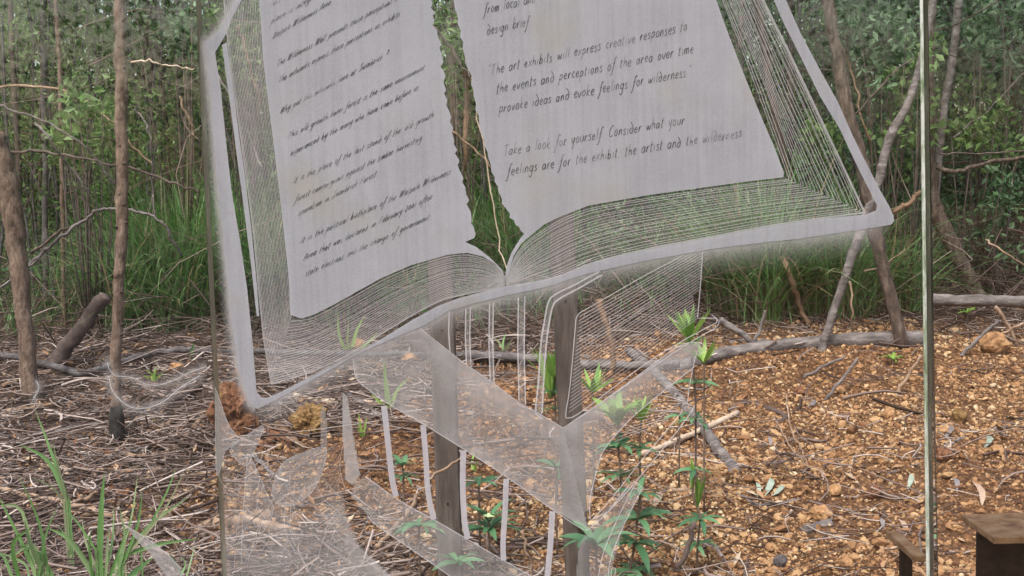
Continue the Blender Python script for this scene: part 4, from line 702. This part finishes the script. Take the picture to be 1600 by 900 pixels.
# bent bare branches in the bush
BB = 'bare branches arching in the bush'
for pts, w, mt, Y, lab in [([(36, 424), (60, 400), (87, 377), (133, 343), (150, 330), (167, 326), (207, 328), (240, 338), (262, 360), (285, 400)], 5.5, 'grey_wood', 7.2, 'grey branch arching low between the left trunks'), ([(10, 238), (57, 237), (133, 247), (180, 258), (233, 273), (283, 290), (310, 300)], 5, 'dark_wood', 8, 'long dark branch sloping gently down behind the sapling'),
 ([(-10, 137), (53, 135), (107, 143), (143, 163), (177, 193), (200, 220), (240, 260)], 4.5, 'tan_wood', 8.4, 'tan branch curving down to the sapling from the far left'), ([(-10, 160), (20, 172), (67, 187), (117, 217), (147, 247), (180, 290)], 4.5, 'grey_wood', 7.8, 'pale grey branch below the tan curved one'),
 ([(55, 192), (75, 215), (110, 262), (140, 300)], 4, 'grey_wood', 7.6, 'straight pale stem slanting down left of the sapling'), ([(205, 97), (233, 95), (253, 102), (280, 104), (303, 107)], 3.5, 'pale_wood', 8, 'whitish twig between the sapling and the glass edge'), ([(282, 150), (287, 170), (300, 195), (302, 212)], 5, 'tan_wood', 8.2, 'pale curled bark twig left of the glass edge'),
 ([(210, 170), (228, 192), (236, 225), (238, 290), (243, 340)], 3.5, 'grey_wood', 8, 'pale bent grass-like stem right of the sapling'), ([(0, 450), (30, 430), (60, 405)], 4, 'grey_wood', 7, 'short grey twig left of the arching branch'), ([(50, 395), (90, 365), (118, 350)], 5, 'red_bark', 7.4, 'dark reddish branch left of the arching branch'),
 ([(1290, 20), (1310, 60), (1330, 110), (1345, 175), (1360, 225)], 4, 'orange_bark', 8.3, 'orange twig beside the leaning reddish trunk'), ([(1330, 185), (1370, 140), (1400, 110), (1430, 90)], 3.5, 'dark_wood', 8, 'dark twig slanting up to the glass edge at upper right'), ([(1230, 100), (1255, 108), (1300, 110)], 3.5, 'dark_wood', 8.5, 'dark twig behind the right edge of the cover'), ([(1395, 333), (1412, 322), (1432, 304), (1438, 300)], 8, 'orange_bark', 7.5, 'orange-brown broken limb left of the glass edge'),
 ([(1465, 262), (1500, 268), (1540, 255), (1605, 245)], 8, 'red_bark', 8.2, 'brown limb crossing at the far right'), ([(1470, 240), (1530, 240), (1600, 236)], 3, 'dark_wood', 8, 'thin level twig at the far right'), ([(1490, 215), (1540, 175), (1605, 110)], 3.5, 'grey_wood', 8.4, 'thin grey twig rising at the far right'), ([(1540, 375), (1570, 395), (1610, 420)], 3.5, 'tan_wood', 7.9, 'thin pale twig above the level log at the far right'),
 ([(1350, 425), (1380, 415), (1415, 390)], 3.5, 'tan_wood', 7.6, 'pale twig between the leaning trunk and the glass edge'), ([(1327, 440), (1332, 480), (1330, 525)], 4, 'tan_wood', 7.7, 'pale upright vine left of the leaning reddish trunk'), ([(1222, 400), (1236, 435), (1250, 480), (1262, 510)], 10, 'orange_bark', 7.9, 'orange-brown dead stem in the sedge under the cover'),
 ([(718, -5), (726, 60), (740, 130), (750, 200), (768, 300), (782, 390), (792, 425)], 3, 'pale_wood', 6.4, 'long pale straight stem in the gap between the two pages'), ([(728, 110), (731, 160), (727, 220), (728, 265)], 11, 'orange_bark', 9, 'orange-brown stem deep in the gap between the pages'), ([(676, 42), (700, 70), (724, 105), (738, 125)], 5, 'dark_wood', 8, 'dark twig crossing the gap between the pages'), ([(706, 205), (740, 232), (768, 262)], 3.5, 'tan_wood', 7.6, 'tan twig crossing low in the gap between the pages'),
 ([(372, 40), (378, 58), (390, 100), (400, 140), (412, 170)], 4, 'orange_bark', 8, 'orange twig seen through the left-hand page edges'), ([(340, 115), (365, 160), (395, 230), (410, 260)], 4, 'grey_wood', 7.6, 'grey twig crossing behind the left edge of the book')]:
    stick('bare_branch', pts, w, mt, lab, 'branch', BB, Y=[Y+random.gauss(0, .05) for _ in pts], wob=.006, n=6, taper=.7)
for _ in range(1):                                        # finer dead twigs hanging everywhere in the bush
    n = 1300; y = RNG.uniform(8.2, 13, n); x = (RNG.random(n)*2-1)*(y*.5+.3); z = gh(x, y)+.2+RNG.random(n)*2.6
    twigs('dead_twig_tangle', x, y, z-gh(x, y), np.clip(.55*np.exp(RNG.normal(0, .5, n)), .15, 1.6), np.clip(.0035*np.exp(RNG.normal(0, .4, n)), .0015, .009), np.clip(RNG.normal(.36, .2, n), 0, 1), .7, .15)

n = 420; y = RNG.uniform(9.3, 15, n); x = (RNG.random(n)*2-1)*(y*.5+.3); el = RNG.normal(1.45, .12, n)   # slim stems too many to count
V = []; F = []
for i in range(n):
    L = random.uniform(2.2, 4.5); a = random.uniform(0, 6.3); b = Vector((x[i], y[i], float(gh(x[i], y[i]))-.05)); d = Vector((math.cos(a)*math.cos(el[i]), math.sin(a)*math.cos(el[i]), math.sin(el[i]))); w = Vector((random.gauss(0, .06), 0, 0)); r = random.uniform(.005, .017)
    g1, g2 = tube_geo([b, b+d*L*.35+w, b+d*L*.7-w, b+d*L+w], [r, r*.9, r*.7, r*.4], 5, 0, False, len(V)); V += g1; F += g2
tag(link('slim_stem_thicket', mesh('slim_stem_thicket', V, F, True), M['dark_grey']), kind='stuff')
# ------------------------------------------------------------------ bush foliage
def clumped(n, xr, yr, zr, spread, k, zpow=1.0):
    cy = RNG.uniform(*yr, k); cx = RNG.uniform(*xr, k); cz = gh(cx, cy)+zr[0]+(zr[1]-zr[0])*RNG.random(k)**zpow; w = RNG.integers(0, k, n); s = spread*RNG.uniform(.5, 1.4, k)[w]
    return np.stack([cx[w], cy[w], cz[w]], -1)+RNG.normal(size=(n, 3))*s[:, None]*np.array([1, 1, .55]), w
def bush(name, n, xr, yr, zr, spread, k, L, asp, mat, tm=.5, zpow=1.0):
    C, w = clumped(n, xr, yr, zr, spread, k, zpow); C[:, 2] = np.maximum(C[:, 2], gh(C[:, 0], C[:, 1])+.03); l = RNG.uniform(*L, n); t = np.clip(RNG.normal(tm-.06, .22, n)+RNG.normal(0, .24, k)[w], 0, 1)
    return leaves(name, C, l, l*RNG.uniform(asp*.7, asp*1.3, n), t, M[mat])
bush('thicket_foliage', 165000, (-17, 17), (15, 24), (0, 8.5), .50, 1500, (.10, .19), .42, 'leaf', .55)
bush('thicket_foliage', 60000, (-26, 26), (-22, -15), (0, 12), .7, 800, (.14, .26), .42, 'leaf', .45)   # unseen bush across the clearing, added to darken what the glass mirrors
bush('thicket_foliage', 60000, (-40, 40), (24, 34), (0, 13), 1.3, 1000, (.35, .6), .5, 'leaf', .4)
bush('bush_foliage', 66000, (-8.5, .8), (9.8, 15), (.1, 4.6), .22, 480, (.045, .09), .38, 'leaf', .66)
bush('bush_foliage', 66000, (.8, 8.5), (9.4, 15), (.1, 4.6), .21, 440, (.05, .095), .42, 'dark_leaf', .66)
bush('bush_foliage', 9000, (-5.2, 4.8), (9.6, 11), (.05, .9), .20, 170, (.04, .09), .35, 'dark_leaf', .45)
bush('bush_foliage', 15000, (2.6, 6.5), (8.7, 10), (.15, 3.2), .17, 170, (.038, .075), .42, 'dark_leaf', .75)
bush('bush_foliage', 6500, (-5.5, -1.6), (8.8, 10), (.9, 3.2), .16, 85, (.035, .07), .40, 'leaf', .75)
# shrubs one can tell apart
def shrub(px, py, wpx, hpx, Y, n, L, asp, mat, lab, tm=.6):
    b = at(px, py, Y); base = Vector((b.x, Y, float(gh(b.x, Y)))); t = thing('shrub', base, lab, 'shrub', 'leafy shrubs at the forest edge'); s = Y/FPX; k = max(8, n//40)
    cc = RNG.normal(size=(k, 3))*np.array([wpx*s*.26, .18, hpx*s*.26])+np.array([0, 0, b.z-base.z]); w = RNG.integers(0, k, n); C = cc[w]+RNG.normal(0, .06, (n, 3)); C[:, 2] = np.maximum(C[:, 2], .04); l = RNG.uniform(*L, n)
    leaves('foliage', C, l, l*RNG.uniform(asp*.75, asp*1.25, n), np.clip(RNG.normal(tm, .2, n), 0, 1), M[mat], None, None, t); fo = t.children[-1] if t.children else None
    for q in cc[:9]:
        q = Vector(q); tube_obj('stem', [base, base+q*.5+Vector((random.gauss(0, .04), 0, .03)), base+q], [.009, .006, .003], M['dark_wood'], t, 5)
for a in [(118, 172, 95, 60, 8.2, 150, (.06, .11), .5, 'leaf', 'bright green leaf spray left of the sapling', .95), (140, 225, 90, 60, 8.4, 260, (.05, .10), .45, 'leaf', 'mid-green leaf spray under the bright one left of the sapling', .75), (1385, 70, 120, 130, 8.6, 520, (.05, .10), .42, 'dark_leaf', 'grey-green broad-leaved shrub at upper right left of the glass edge', .85),
 (1345, 20, 110, 60, 9, 300, (.05, .10), .42, 'dark_leaf', 'dark leafy shrub behind the leaning trunk at the top', .7), (1420, 190, 90, 130, 8.4, 420, (.05, .09), .55, 'leaf', 'green shrub with roundish leaves beside the glass edge', .75), (1540, 60, 130, 150, 8.8, 600, (.05, .10), .42, 'dark_leaf', 'grey-green shrub at the top right corner', .85),
 (1520, 190, 120, 120, 8.7, 520, (.05, .09), .5, 'leaf', 'green leafy shrub at the far right above the brown limb', .7), (1560, 320, 120, 110, 8.6, 480, (.05, .09), .42, 'dark_leaf', 'dark shrub at the far right above the level log', .55), (1290, 230, 90, 120, 9, 420, (.05, .09), .5, 'leaf', 'leafy shrub behind the right edge of the book cover', .65), (1250, 290, 90, 90, 8.8, 360, (.05, .09), .45, 'dark_leaf', 'shrub seen through the lower right page edges', .6),
 (270, 40, 110, 90, 9.2, 420, (.05, .09), .4, 'dark_leaf', 'greyish green shrub at the top between the sapling and the glass edge', .8), (370, 60, 90, 110, 9, 380, (.05, .09), .4, 'leaf', 'green shrub behind the upper left page edges', .6), (715, 70, 90, 110, 9, 380, (.05, .09), .45, 'leaf', 'bright green shrub high in the gap between the pages', .8)]: shrub(*a)

# ------------------------------------------------------------------ sedge, grass and seedlings
def blades(name, B, A, L, Wd, droop, tint, mat, kind='stuff', parent=None):     # B bases, A azimuth/lean
    n = len(B); m = 6; t = np.linspace(0, 1, m); az, ln = A; out = np.stack([np.cos(az), np.sin(az), np.zeros(n)], -1); side = np.stack([-np.sin(az), np.cos(az), np.zeros(n)], -1)
    tw = RNG.normal(0, .6, n); side = side*np.cos(tw)[:, None]+out*np.sin(tw)[:, None]*.6
    hor = (np.sin(ln)[:, None]*t+droop[:, None]*t**2.2)*L[:, None]; ver = (np.cos(ln)[:, None]*t-(.55*droop)[:, None]*t**2.6)*L[:, None]
    P = B[:, None]+out[:, None]*hor[:, :, None]+np.array([0, 0, 1])*ver[:, :, None]; w = Wd[:, None]*np.clip(np.minimum(.6+2*t, 1.25*(1.02-t**1.8)), .04, 1)[None]
    V = np.stack([P-side[:, None]*w[:, :, None]*.5, P+side[:, None]*w[:, :, None]*.5], 2); f = [(2*i, 2*i+1, 2*i+3, 2*i+2) for i in range(m-1)]
    F = (np.array(f)[None]+(np.arange(n)*2*m)[:, None, None]).reshape(-1, 4); o = link(name, npmesh(name, V, F, True, np.repeat(tint, 2*m)), mat, parent); return tag(o, kind=kind) if kind else o
tus = []
for px, py, k, h in [(215, 450, 5, 1.0), (225, 470, 6, 1.0), (250, 455, 8, 1.1), (270, 470, 7, 1.0), (310, 470, 7, 1.0), (290, 460, 8, 1.15), (330, 462, 6, 1.1), (370, 460, 6, 1.1), (410, 455, 6, 1.0), (445, 455, 5, 1.0), (480, 460, 4, .9), (540, 460, 4, .8), (600, 455, 4, .8), (700, 440, 5, .9), (740, 430, 6, 1.0), (780, 430, 6, 1.0), (820, 440, 5, .9), (870, 440, 4, .8), (960, 440, 1, .7), (1040, 445, 1, .7), (1120, 440, 4, .9), (1160, 450, 6, 1.0), (1205, 455, 6, 1.05), (1250, 455, 6, 1.1), (1290, 450, 6, 1.05), (1340, 455, 4, .9), (1390, 455, 2, .7), (1430, 450, 2, .7), (110, 450, 3, .6), (30, 440, 3, .6), (60, 400, 3, .6)]:
    g = ground(px, py+38)
    for _ in range(k): tus.append((g.x+random.gauss(0, .12), g.y+random.uniform(-.2, 1.2), 1.2*h*random.uniform(.75, 1.1)))
Bs = []; Ls = []
for x, y, h in tus:
    for _ in range(120): Bs.append((x+random.gauss(0, .07), y+random.gauss(0, .07))); Ls.append(h*random.uniform(.45, 1.15))
Bs = np.array(Bs); n = len(Bs); B = np.stack([Bs[:, 0], Bs[:, 1], gh(Bs[:, 0], Bs[:, 1])-.01], -1)
blades('sedge_grass', B, (RNG.random(n)*2*np.pi, np.abs(RNG.normal(.22, .16, n))), np.array(Ls), RNG.uniform(.008, .019, n), np.abs(RNG.normal(.50, .32, n)), np.clip(RNG.normal(.66, .25, n), 0, 1), M['sedge'])
x = RNG.uniform(-6, 3, 7000); y = RNG.uniform(8.4, 14, 7000); n = len(x)
blades('sedge_grass', np.stack([x, y, gh(x, y)-.01], -1), (RNG.random(n)*2*np.pi, np.abs(RNG.normal(.3, .2, n))), RNG.uniform(.25, .8, n), RNG.uniform(.006, .012, n), np.abs(RNG.normal(.35, .25, n)), np.clip(RNG.normal(.45, .22, n), 0, 1), M['sedge'])
GT2 = 'grass tufts at the lower left'
def tuft(lab, bl, mat='sedge', Y=3.85, group=GT2):       # bl: (base px, mid px, tip px, width px)
    if Y is None: Y = ground(*bl[0][0]).y
    b0 = at(*bl[0][0], Y); base = Vector((b0.x, Y, float(gh(b0.x, Y)))); t = thing('grass_tuft', base, lab, 'grass', group)
    for bp, mp, tp, w in bl:
        dy = random.uniform(-.12, .12); p = smooth_path([at(*bp, Y), at(*mp, Y+dy*.5), at(*tp, Y+dy)], 4); q = p[0].copy(); q.z = min(q.z, float(gh(q.x, q.y)))-.01; p.insert(0, q); m = len(p); V = []
        for i, c in enumerate(p):
            d = (p[min(i+1, m-1)]-p[max(i-1, 0)]).normalized(); s = d.cross(Vector((.25, 1, .1))).normalized(); ww = w/2*Y/FPX*min(1, .55+i*.2)*max(.03, 1-(i/(m-1))**2.2); V += [c-s*ww-base, c+Vector((0, ww*.4, 0))-base, c+s*ww-base]
        F = []
        for i in range(m-1): F += [(3*i, 3*i+1, 3*i+4, 3*i+3), (3*i+1, 3*i+2, 3*i+5, 3*i+4)]
        me = mesh('blade', V, F, True); at_ = me.attributes.new('tint', 'FLOAT', 'POINT'); at_.data.foreach_set('value', np.full(len(V), random.uniform(.5, .95), np.float32)); link('blade', me, M[mat], t)
    return t
tuft('tuft of long green grass blades in the lower left corner', [((60, 905), (30, 840), (-5, 770), 10), ((55, 905), (35, 800), (-5, 790), 9), ((70, 905), (50, 850), (0, 890), 9), ((30, 905), (20, 850), (50, 825), 10), ((75, 900), (62, 820), (28, 740), 7), ((60, 900), (70, 840), (90, 790), 6), ((20, 905), (6, 870), (-8, 860), 8), ((65, 890), (48, 850), (38, 812), 12), ((85, 905), (60, 865), (20, 850), 8), ((45, 905), (38, 880), (-4, 862), 8)])
tuft('tuft with two tall blades bending over the left litter', [((105, 780), (85, 720), (55, 640), 9), ((107, 785), (75, 720), (30, 695), 11), ((103, 782), (92, 735), (82, 690), 7), ((100, 785), (80, 760), (45, 745), 5)], Y=4.3)
tuft('tuft with one broad upright bright blade above the tan-brown branch', [((156, 860), (158, 800), (163, 738), 13), ((150, 905), (110, 845), (75, 825), 12), ((152, 905), (120, 860), (90, 820), 9), ((160, 905), (175, 850), (178, 790), 6), ((158, 905), (135, 850), (128, 810), 6), ((170, 905), (185, 865), (205, 810), 7), ((165, 905), (168, 850), (172, 820), 6), ((145, 905), (140, 860), (142, 825), 6), ((150, 860), (120, 815), (95, 790), 5)])
tuft('tuft of arching blades leaning right towards the glass edge', [((190, 880), (235, 820), (298, 775), 8), ((185, 870), (250, 850), (310, 842), 8), ((190, 885), (215, 820), (222, 765), 6), ((180, 890), (205, 810), (215, 740), 5), ((195, 870), (255, 800), (290, 730), 5), ((200, 905), (215, 890), (240, 870), 12), ((185, 890), (195, 840), (186, 790), 6), ((220, 850), (260, 770), (275, 730), 4)])
tuft('short tuft of fine grass beside the left glass edge near the bottom', [((282, 900), (290, 880), (280, 868), 5), ((290, 905), (296, 885), (305, 850), 5), ((285, 905), (275, 880), (262, 860), 5)])
tuft('small bright tuft inside the etched bowl arcs', [((240, 598), (236, 585), (228, 578), 6), ((240, 598), (241, 584), (246, 572), 6), ((242, 598), (247, 588), (256, 582), 5), ((238, 598), (232, 590), (222, 586), 5)], 'lime', ground(240, 598).y, 'small green tufts in the litter')
tuft('thin green blade tuft above the long dark branch left of the edge', [((298, 560), (300, 548), (303, 535), 7), ((297, 560), (296, 552), (292, 545), 4)], 'sedge', ground(298, 560).y, 'small green tufts in the litter')
tuft('small grass tuft between the vertical etched strips', [((785, 552), (780, 535), (768, 526), 5), ((786, 552), (786, 535), (790, 520), 5), ((787, 552), (795, 538), (802, 528), 5), ((785, 552), (776, 545), (765, 542), 4)], 'sedge', ground(785, 552).y, 'small green tufts in the litter')
tuft('bright blade tuft pushing up behind the upright bars', [((700, 708), (690, 693), (680, 680), 13), ((702, 708), (697, 695), (690, 688), 12), ((704, 708), (700, 695), (703, 684), 8)], 'lime', None, 'small green tufts in the litter')
tuft('fine green tuft behind the first upright bar', [((565, 685), (563, 665), (560, 645), 5), ((566, 685), (570, 668), (574, 652), 5), ((568, 688), (562, 675), (556, 660), 4)], 'lime', None, 'small green tufts in the litter')
tuft('thin green tuft between the second and third upright bars', [((740, 740), (738, 720), (742, 705), 6), ((741, 740), (744, 725), (748, 712), 4)], 'lime', None, 'small green tufts in the litter')
tuft('green blades seen through the lower left page edges', [((545, 555), (530, 525), (528, 490), 7), ((548, 556), (556, 520), (570, 492), 7), ((546, 556), (543, 530), (545, 500), 5), ((550, 556), (575, 535), (590, 520), 5)], 'lime', None, 'small green tufts in the litter')
tuft('green blade behind the frosted band near its top', [((608, 640), (603, 600), (600, 560), 10), ((610, 640), (620, 610), (640, 590), 7), ((606, 640), (590, 625), (580, 615), 6)], 'lime', None, 'small green tufts in the litter')

def leaf_me(name, k):                                    # a lance-shaped leaf 1 long, folded and drooping
    V = []; F = []; m = 6; w = .22 if k != 'up' else .15
    for i in range(m):
        t = i/(m-1); ww = w*math.sin(math.pi*min(1, .08+t*.92))**.8*(1 if t < 1 else .05); z = (.16*math.sin(t*2.2)-.30*t*t) if k != 'up' else .05*t*t; V += [(t, -ww*.5, z+ww*.12), (t, 0, z-.0), (t, ww*.5, z+ww*.12)]
    for i in range(m-1): F += [(3*i, 3*i+3, 3*i+4, 3*i+1), (3*i+1, 3*i+4, 3*i+5, 3*i+2)]
    return mesh(name, V, F, True)
def tint_me(me, v, mat):
    c = me.copy(); a = c.attributes.new('tint', 'FLOAT', 'POINT'); a.data.foreach_set('value', np.full(len(c.vertices), v, np.float32)); c.materials.append(mat); return c
LEAF = {'dark': [tint_me(leaf_me('leaf', 'flat'), v, M['green']) for v in (.15, .5, .9)], 'lime': [tint_me(leaf_me('leaf', 'flat'), v, M['lime']) for v in (.1, .5, .9)], 'up': [tint_me(leaf_me('leaf', 'up'), v, M['lime']) for v in (.15, .55, .95)]}
SG = 'seedlings on the gravel'
def seedling(lab, foot, nodes, Y=None, group=SG):        # nodes: (px, py, leaf px length, count, kind, elevation deg)
    if Y is None: Y = ground(*foot).y
    f = at(*foot, Y); base = Vector((f.x, Y, min(f.z, float(gh(f.x, Y))+.0))); t = thing('seedling', base, lab, 'seedling', group); pts = [base]+[at(nx, ny, Y) for nx, ny, *_ in nodes]
    if len(pts) > 1: tube_obj('stem', smooth_path(pts, 4), [.0045]*((len(pts)-1)*4+1), M['dark_wood'] if 'dark stem' in lab else M['bark'], t, 5)
    for nx, ny, L, cnt, kind, el in nodes:
        c = at(nx, ny, Y)-base; a0 = random.uniform(0, 6.3)
        for k in range(cnt):
            a = a0+2*math.pi*k/cnt+random.gauss(0, .15); e = math.radians(el+random.gauss(0, 9)); l = L*Y/FPX*random.uniform(.8, 1.15)
            o = link('leaf', random.choice(LEAF[kind]), None, t); o.location = c; o.rotation_euler = Euler((random.gauss(0, .25), -e, a), 'XYZ'); o.scale = (l, l*1.0, l)
    return t
seedling('bright green feathery seedling left of the hatched shape, darker leaves below', (868, 655), [(868, 640, 34, 8, 'dark', 5), (866, 618, 40, 9, 'dark', 25), (860, 622, 78, 15, 'up', 72), (860, 596, 58, 9, 'up', 60), (882, 605, 62, 6, 'up', 80)], 4.9)
seedling('tall seedling with a dark stem and bright tuft at the corner of the hatched shape', (1086, 720), [(1087, 655, 34, 8, 'dark', 0), (1085, 600, 36, 9, 'dark', 8), (1079, 540, 30, 4, 'lime', 25), (1078, 534, 58, 17, 'up', 58)], 4.75)
seedling('small yellow-green tuft right of the tall dark-stemmed seedling', (1098, 620), [(1100, 568, 46, 11, 'up', 48)], 4.7)
seedling('yellow-green tuft on the right of the hatched post', (925, 640), [(926, 614, 50, 11, 'up', 42)], 4.9)
seedling('pale green seedling spreading behind the wing of etched lines', (968, 800), [(970, 745, 42, 9, 'dark', 5), (966, 700, 48, 10, 'dark', 10), (966, 664, 56, 15, 'lime', 48)], 4.5)
seedling('upright pale seedling just right of the spreading one', (1000, 760), [(1000, 700, 34, 8, 'dark', 5), (1002, 660, 48, 11, 'up', 58)], 4.6)
seedling('big dark green seedling at the bottom centre right of the right-hand post', (985, 905), [(985, 890, 52, 10, 'dark', -5), (992, 850, 58, 10, 'dark', 0), (996, 812, 56, 10, 'dark', 5), (1000, 775, 46, 9, 'dark', 15)], 4.1)
seedling('pale star-shaped seedling in front of the right-hand post near the bottom', (930, 905), [(932, 852, 70, 12, 'dark', 22)], 3.6)
seedling('slim seedling with one tall upright shoot right of the big dark one', (1090, 900), [(1090, 852, 36, 8, 'dark', 5), (1094, 812, 42, 9, 'dark', 5), (1090, 795, 62, 4, 'up', 84), (1082, 768, 62, 3, 'up', 84), (1085, 735, 40, 6, 'dark', 5)], 4.2)
sf = seedling('leafy seedling with a small white flower behind the etched bars', (765, 900), [(764, 830, 58, 11, 'dark', 10), (764, 815, 50, 8, 'dark', 35)], 4.05)
fl = at(765, 812, 4.0)-sf.location; fm = mottled('white_petal', [(.3, (.30, .42, .20, 1)), (.7, (.52, .58, .38, 1))], 30, .6, .1)
for k in range(7): a = k*.9; o = link('petal', LEAF['dark'][0].copy(), None, sf); o.data.materials.clear(); o.data.materials.append(fm); o.location = fl; o.rotation_euler = (0, -.7, a); o.scale = (.035, .08, .035)
seedling('small seedling between the first two upright bars', (630, 790), [(630, 745, 30, 8, 'dark', 5), (628, 728, 34, 8, 'dark', 28)], 4.3)
seedling('small seedling right of the third upright bar', (748, 790), [(748, 756, 40, 9, 'dark', 12)], 4.2)
seedling('seedling half hidden behind the lower left ledge', (655, 870), [(655, 822, 52, 9, 'dark', 5)], 4.0)
seedling('low seedling at the bottom between the lower bars', (715, 905), [(716, 880, 50, 9, 'dark', 10)], 3.9)
seedling('low dark seedling behind the base of the right-hand post', (868, 760), [(868, 730, 44, 8, 'dark', 10)], 4.3)
seedling('low leafy seedling left of the tall dark-stemmed seedling', (1060, 700), [(1062, 650, 26, 7, 'dark', 8)], 5.0)
seedling('small green seedling under the thick log', (1395, 575), [(1395, 562, 22, 7, 'lime', 20)])
seedling('tiny green seedling under the level log at far right', (1512, 505), [(1512, 490, 20, 7, 'lime', 25)])

# ------------------------------------------------------------------ each pane's empty stands at the foot of its glass
for e, x in ((left_pane, -1.1), (mid_pane, .08), (right_pane, 1.1)):
    off = Vector((x, GY, 0)); e.location = off
    for c in e.children: c.location = c.location-off
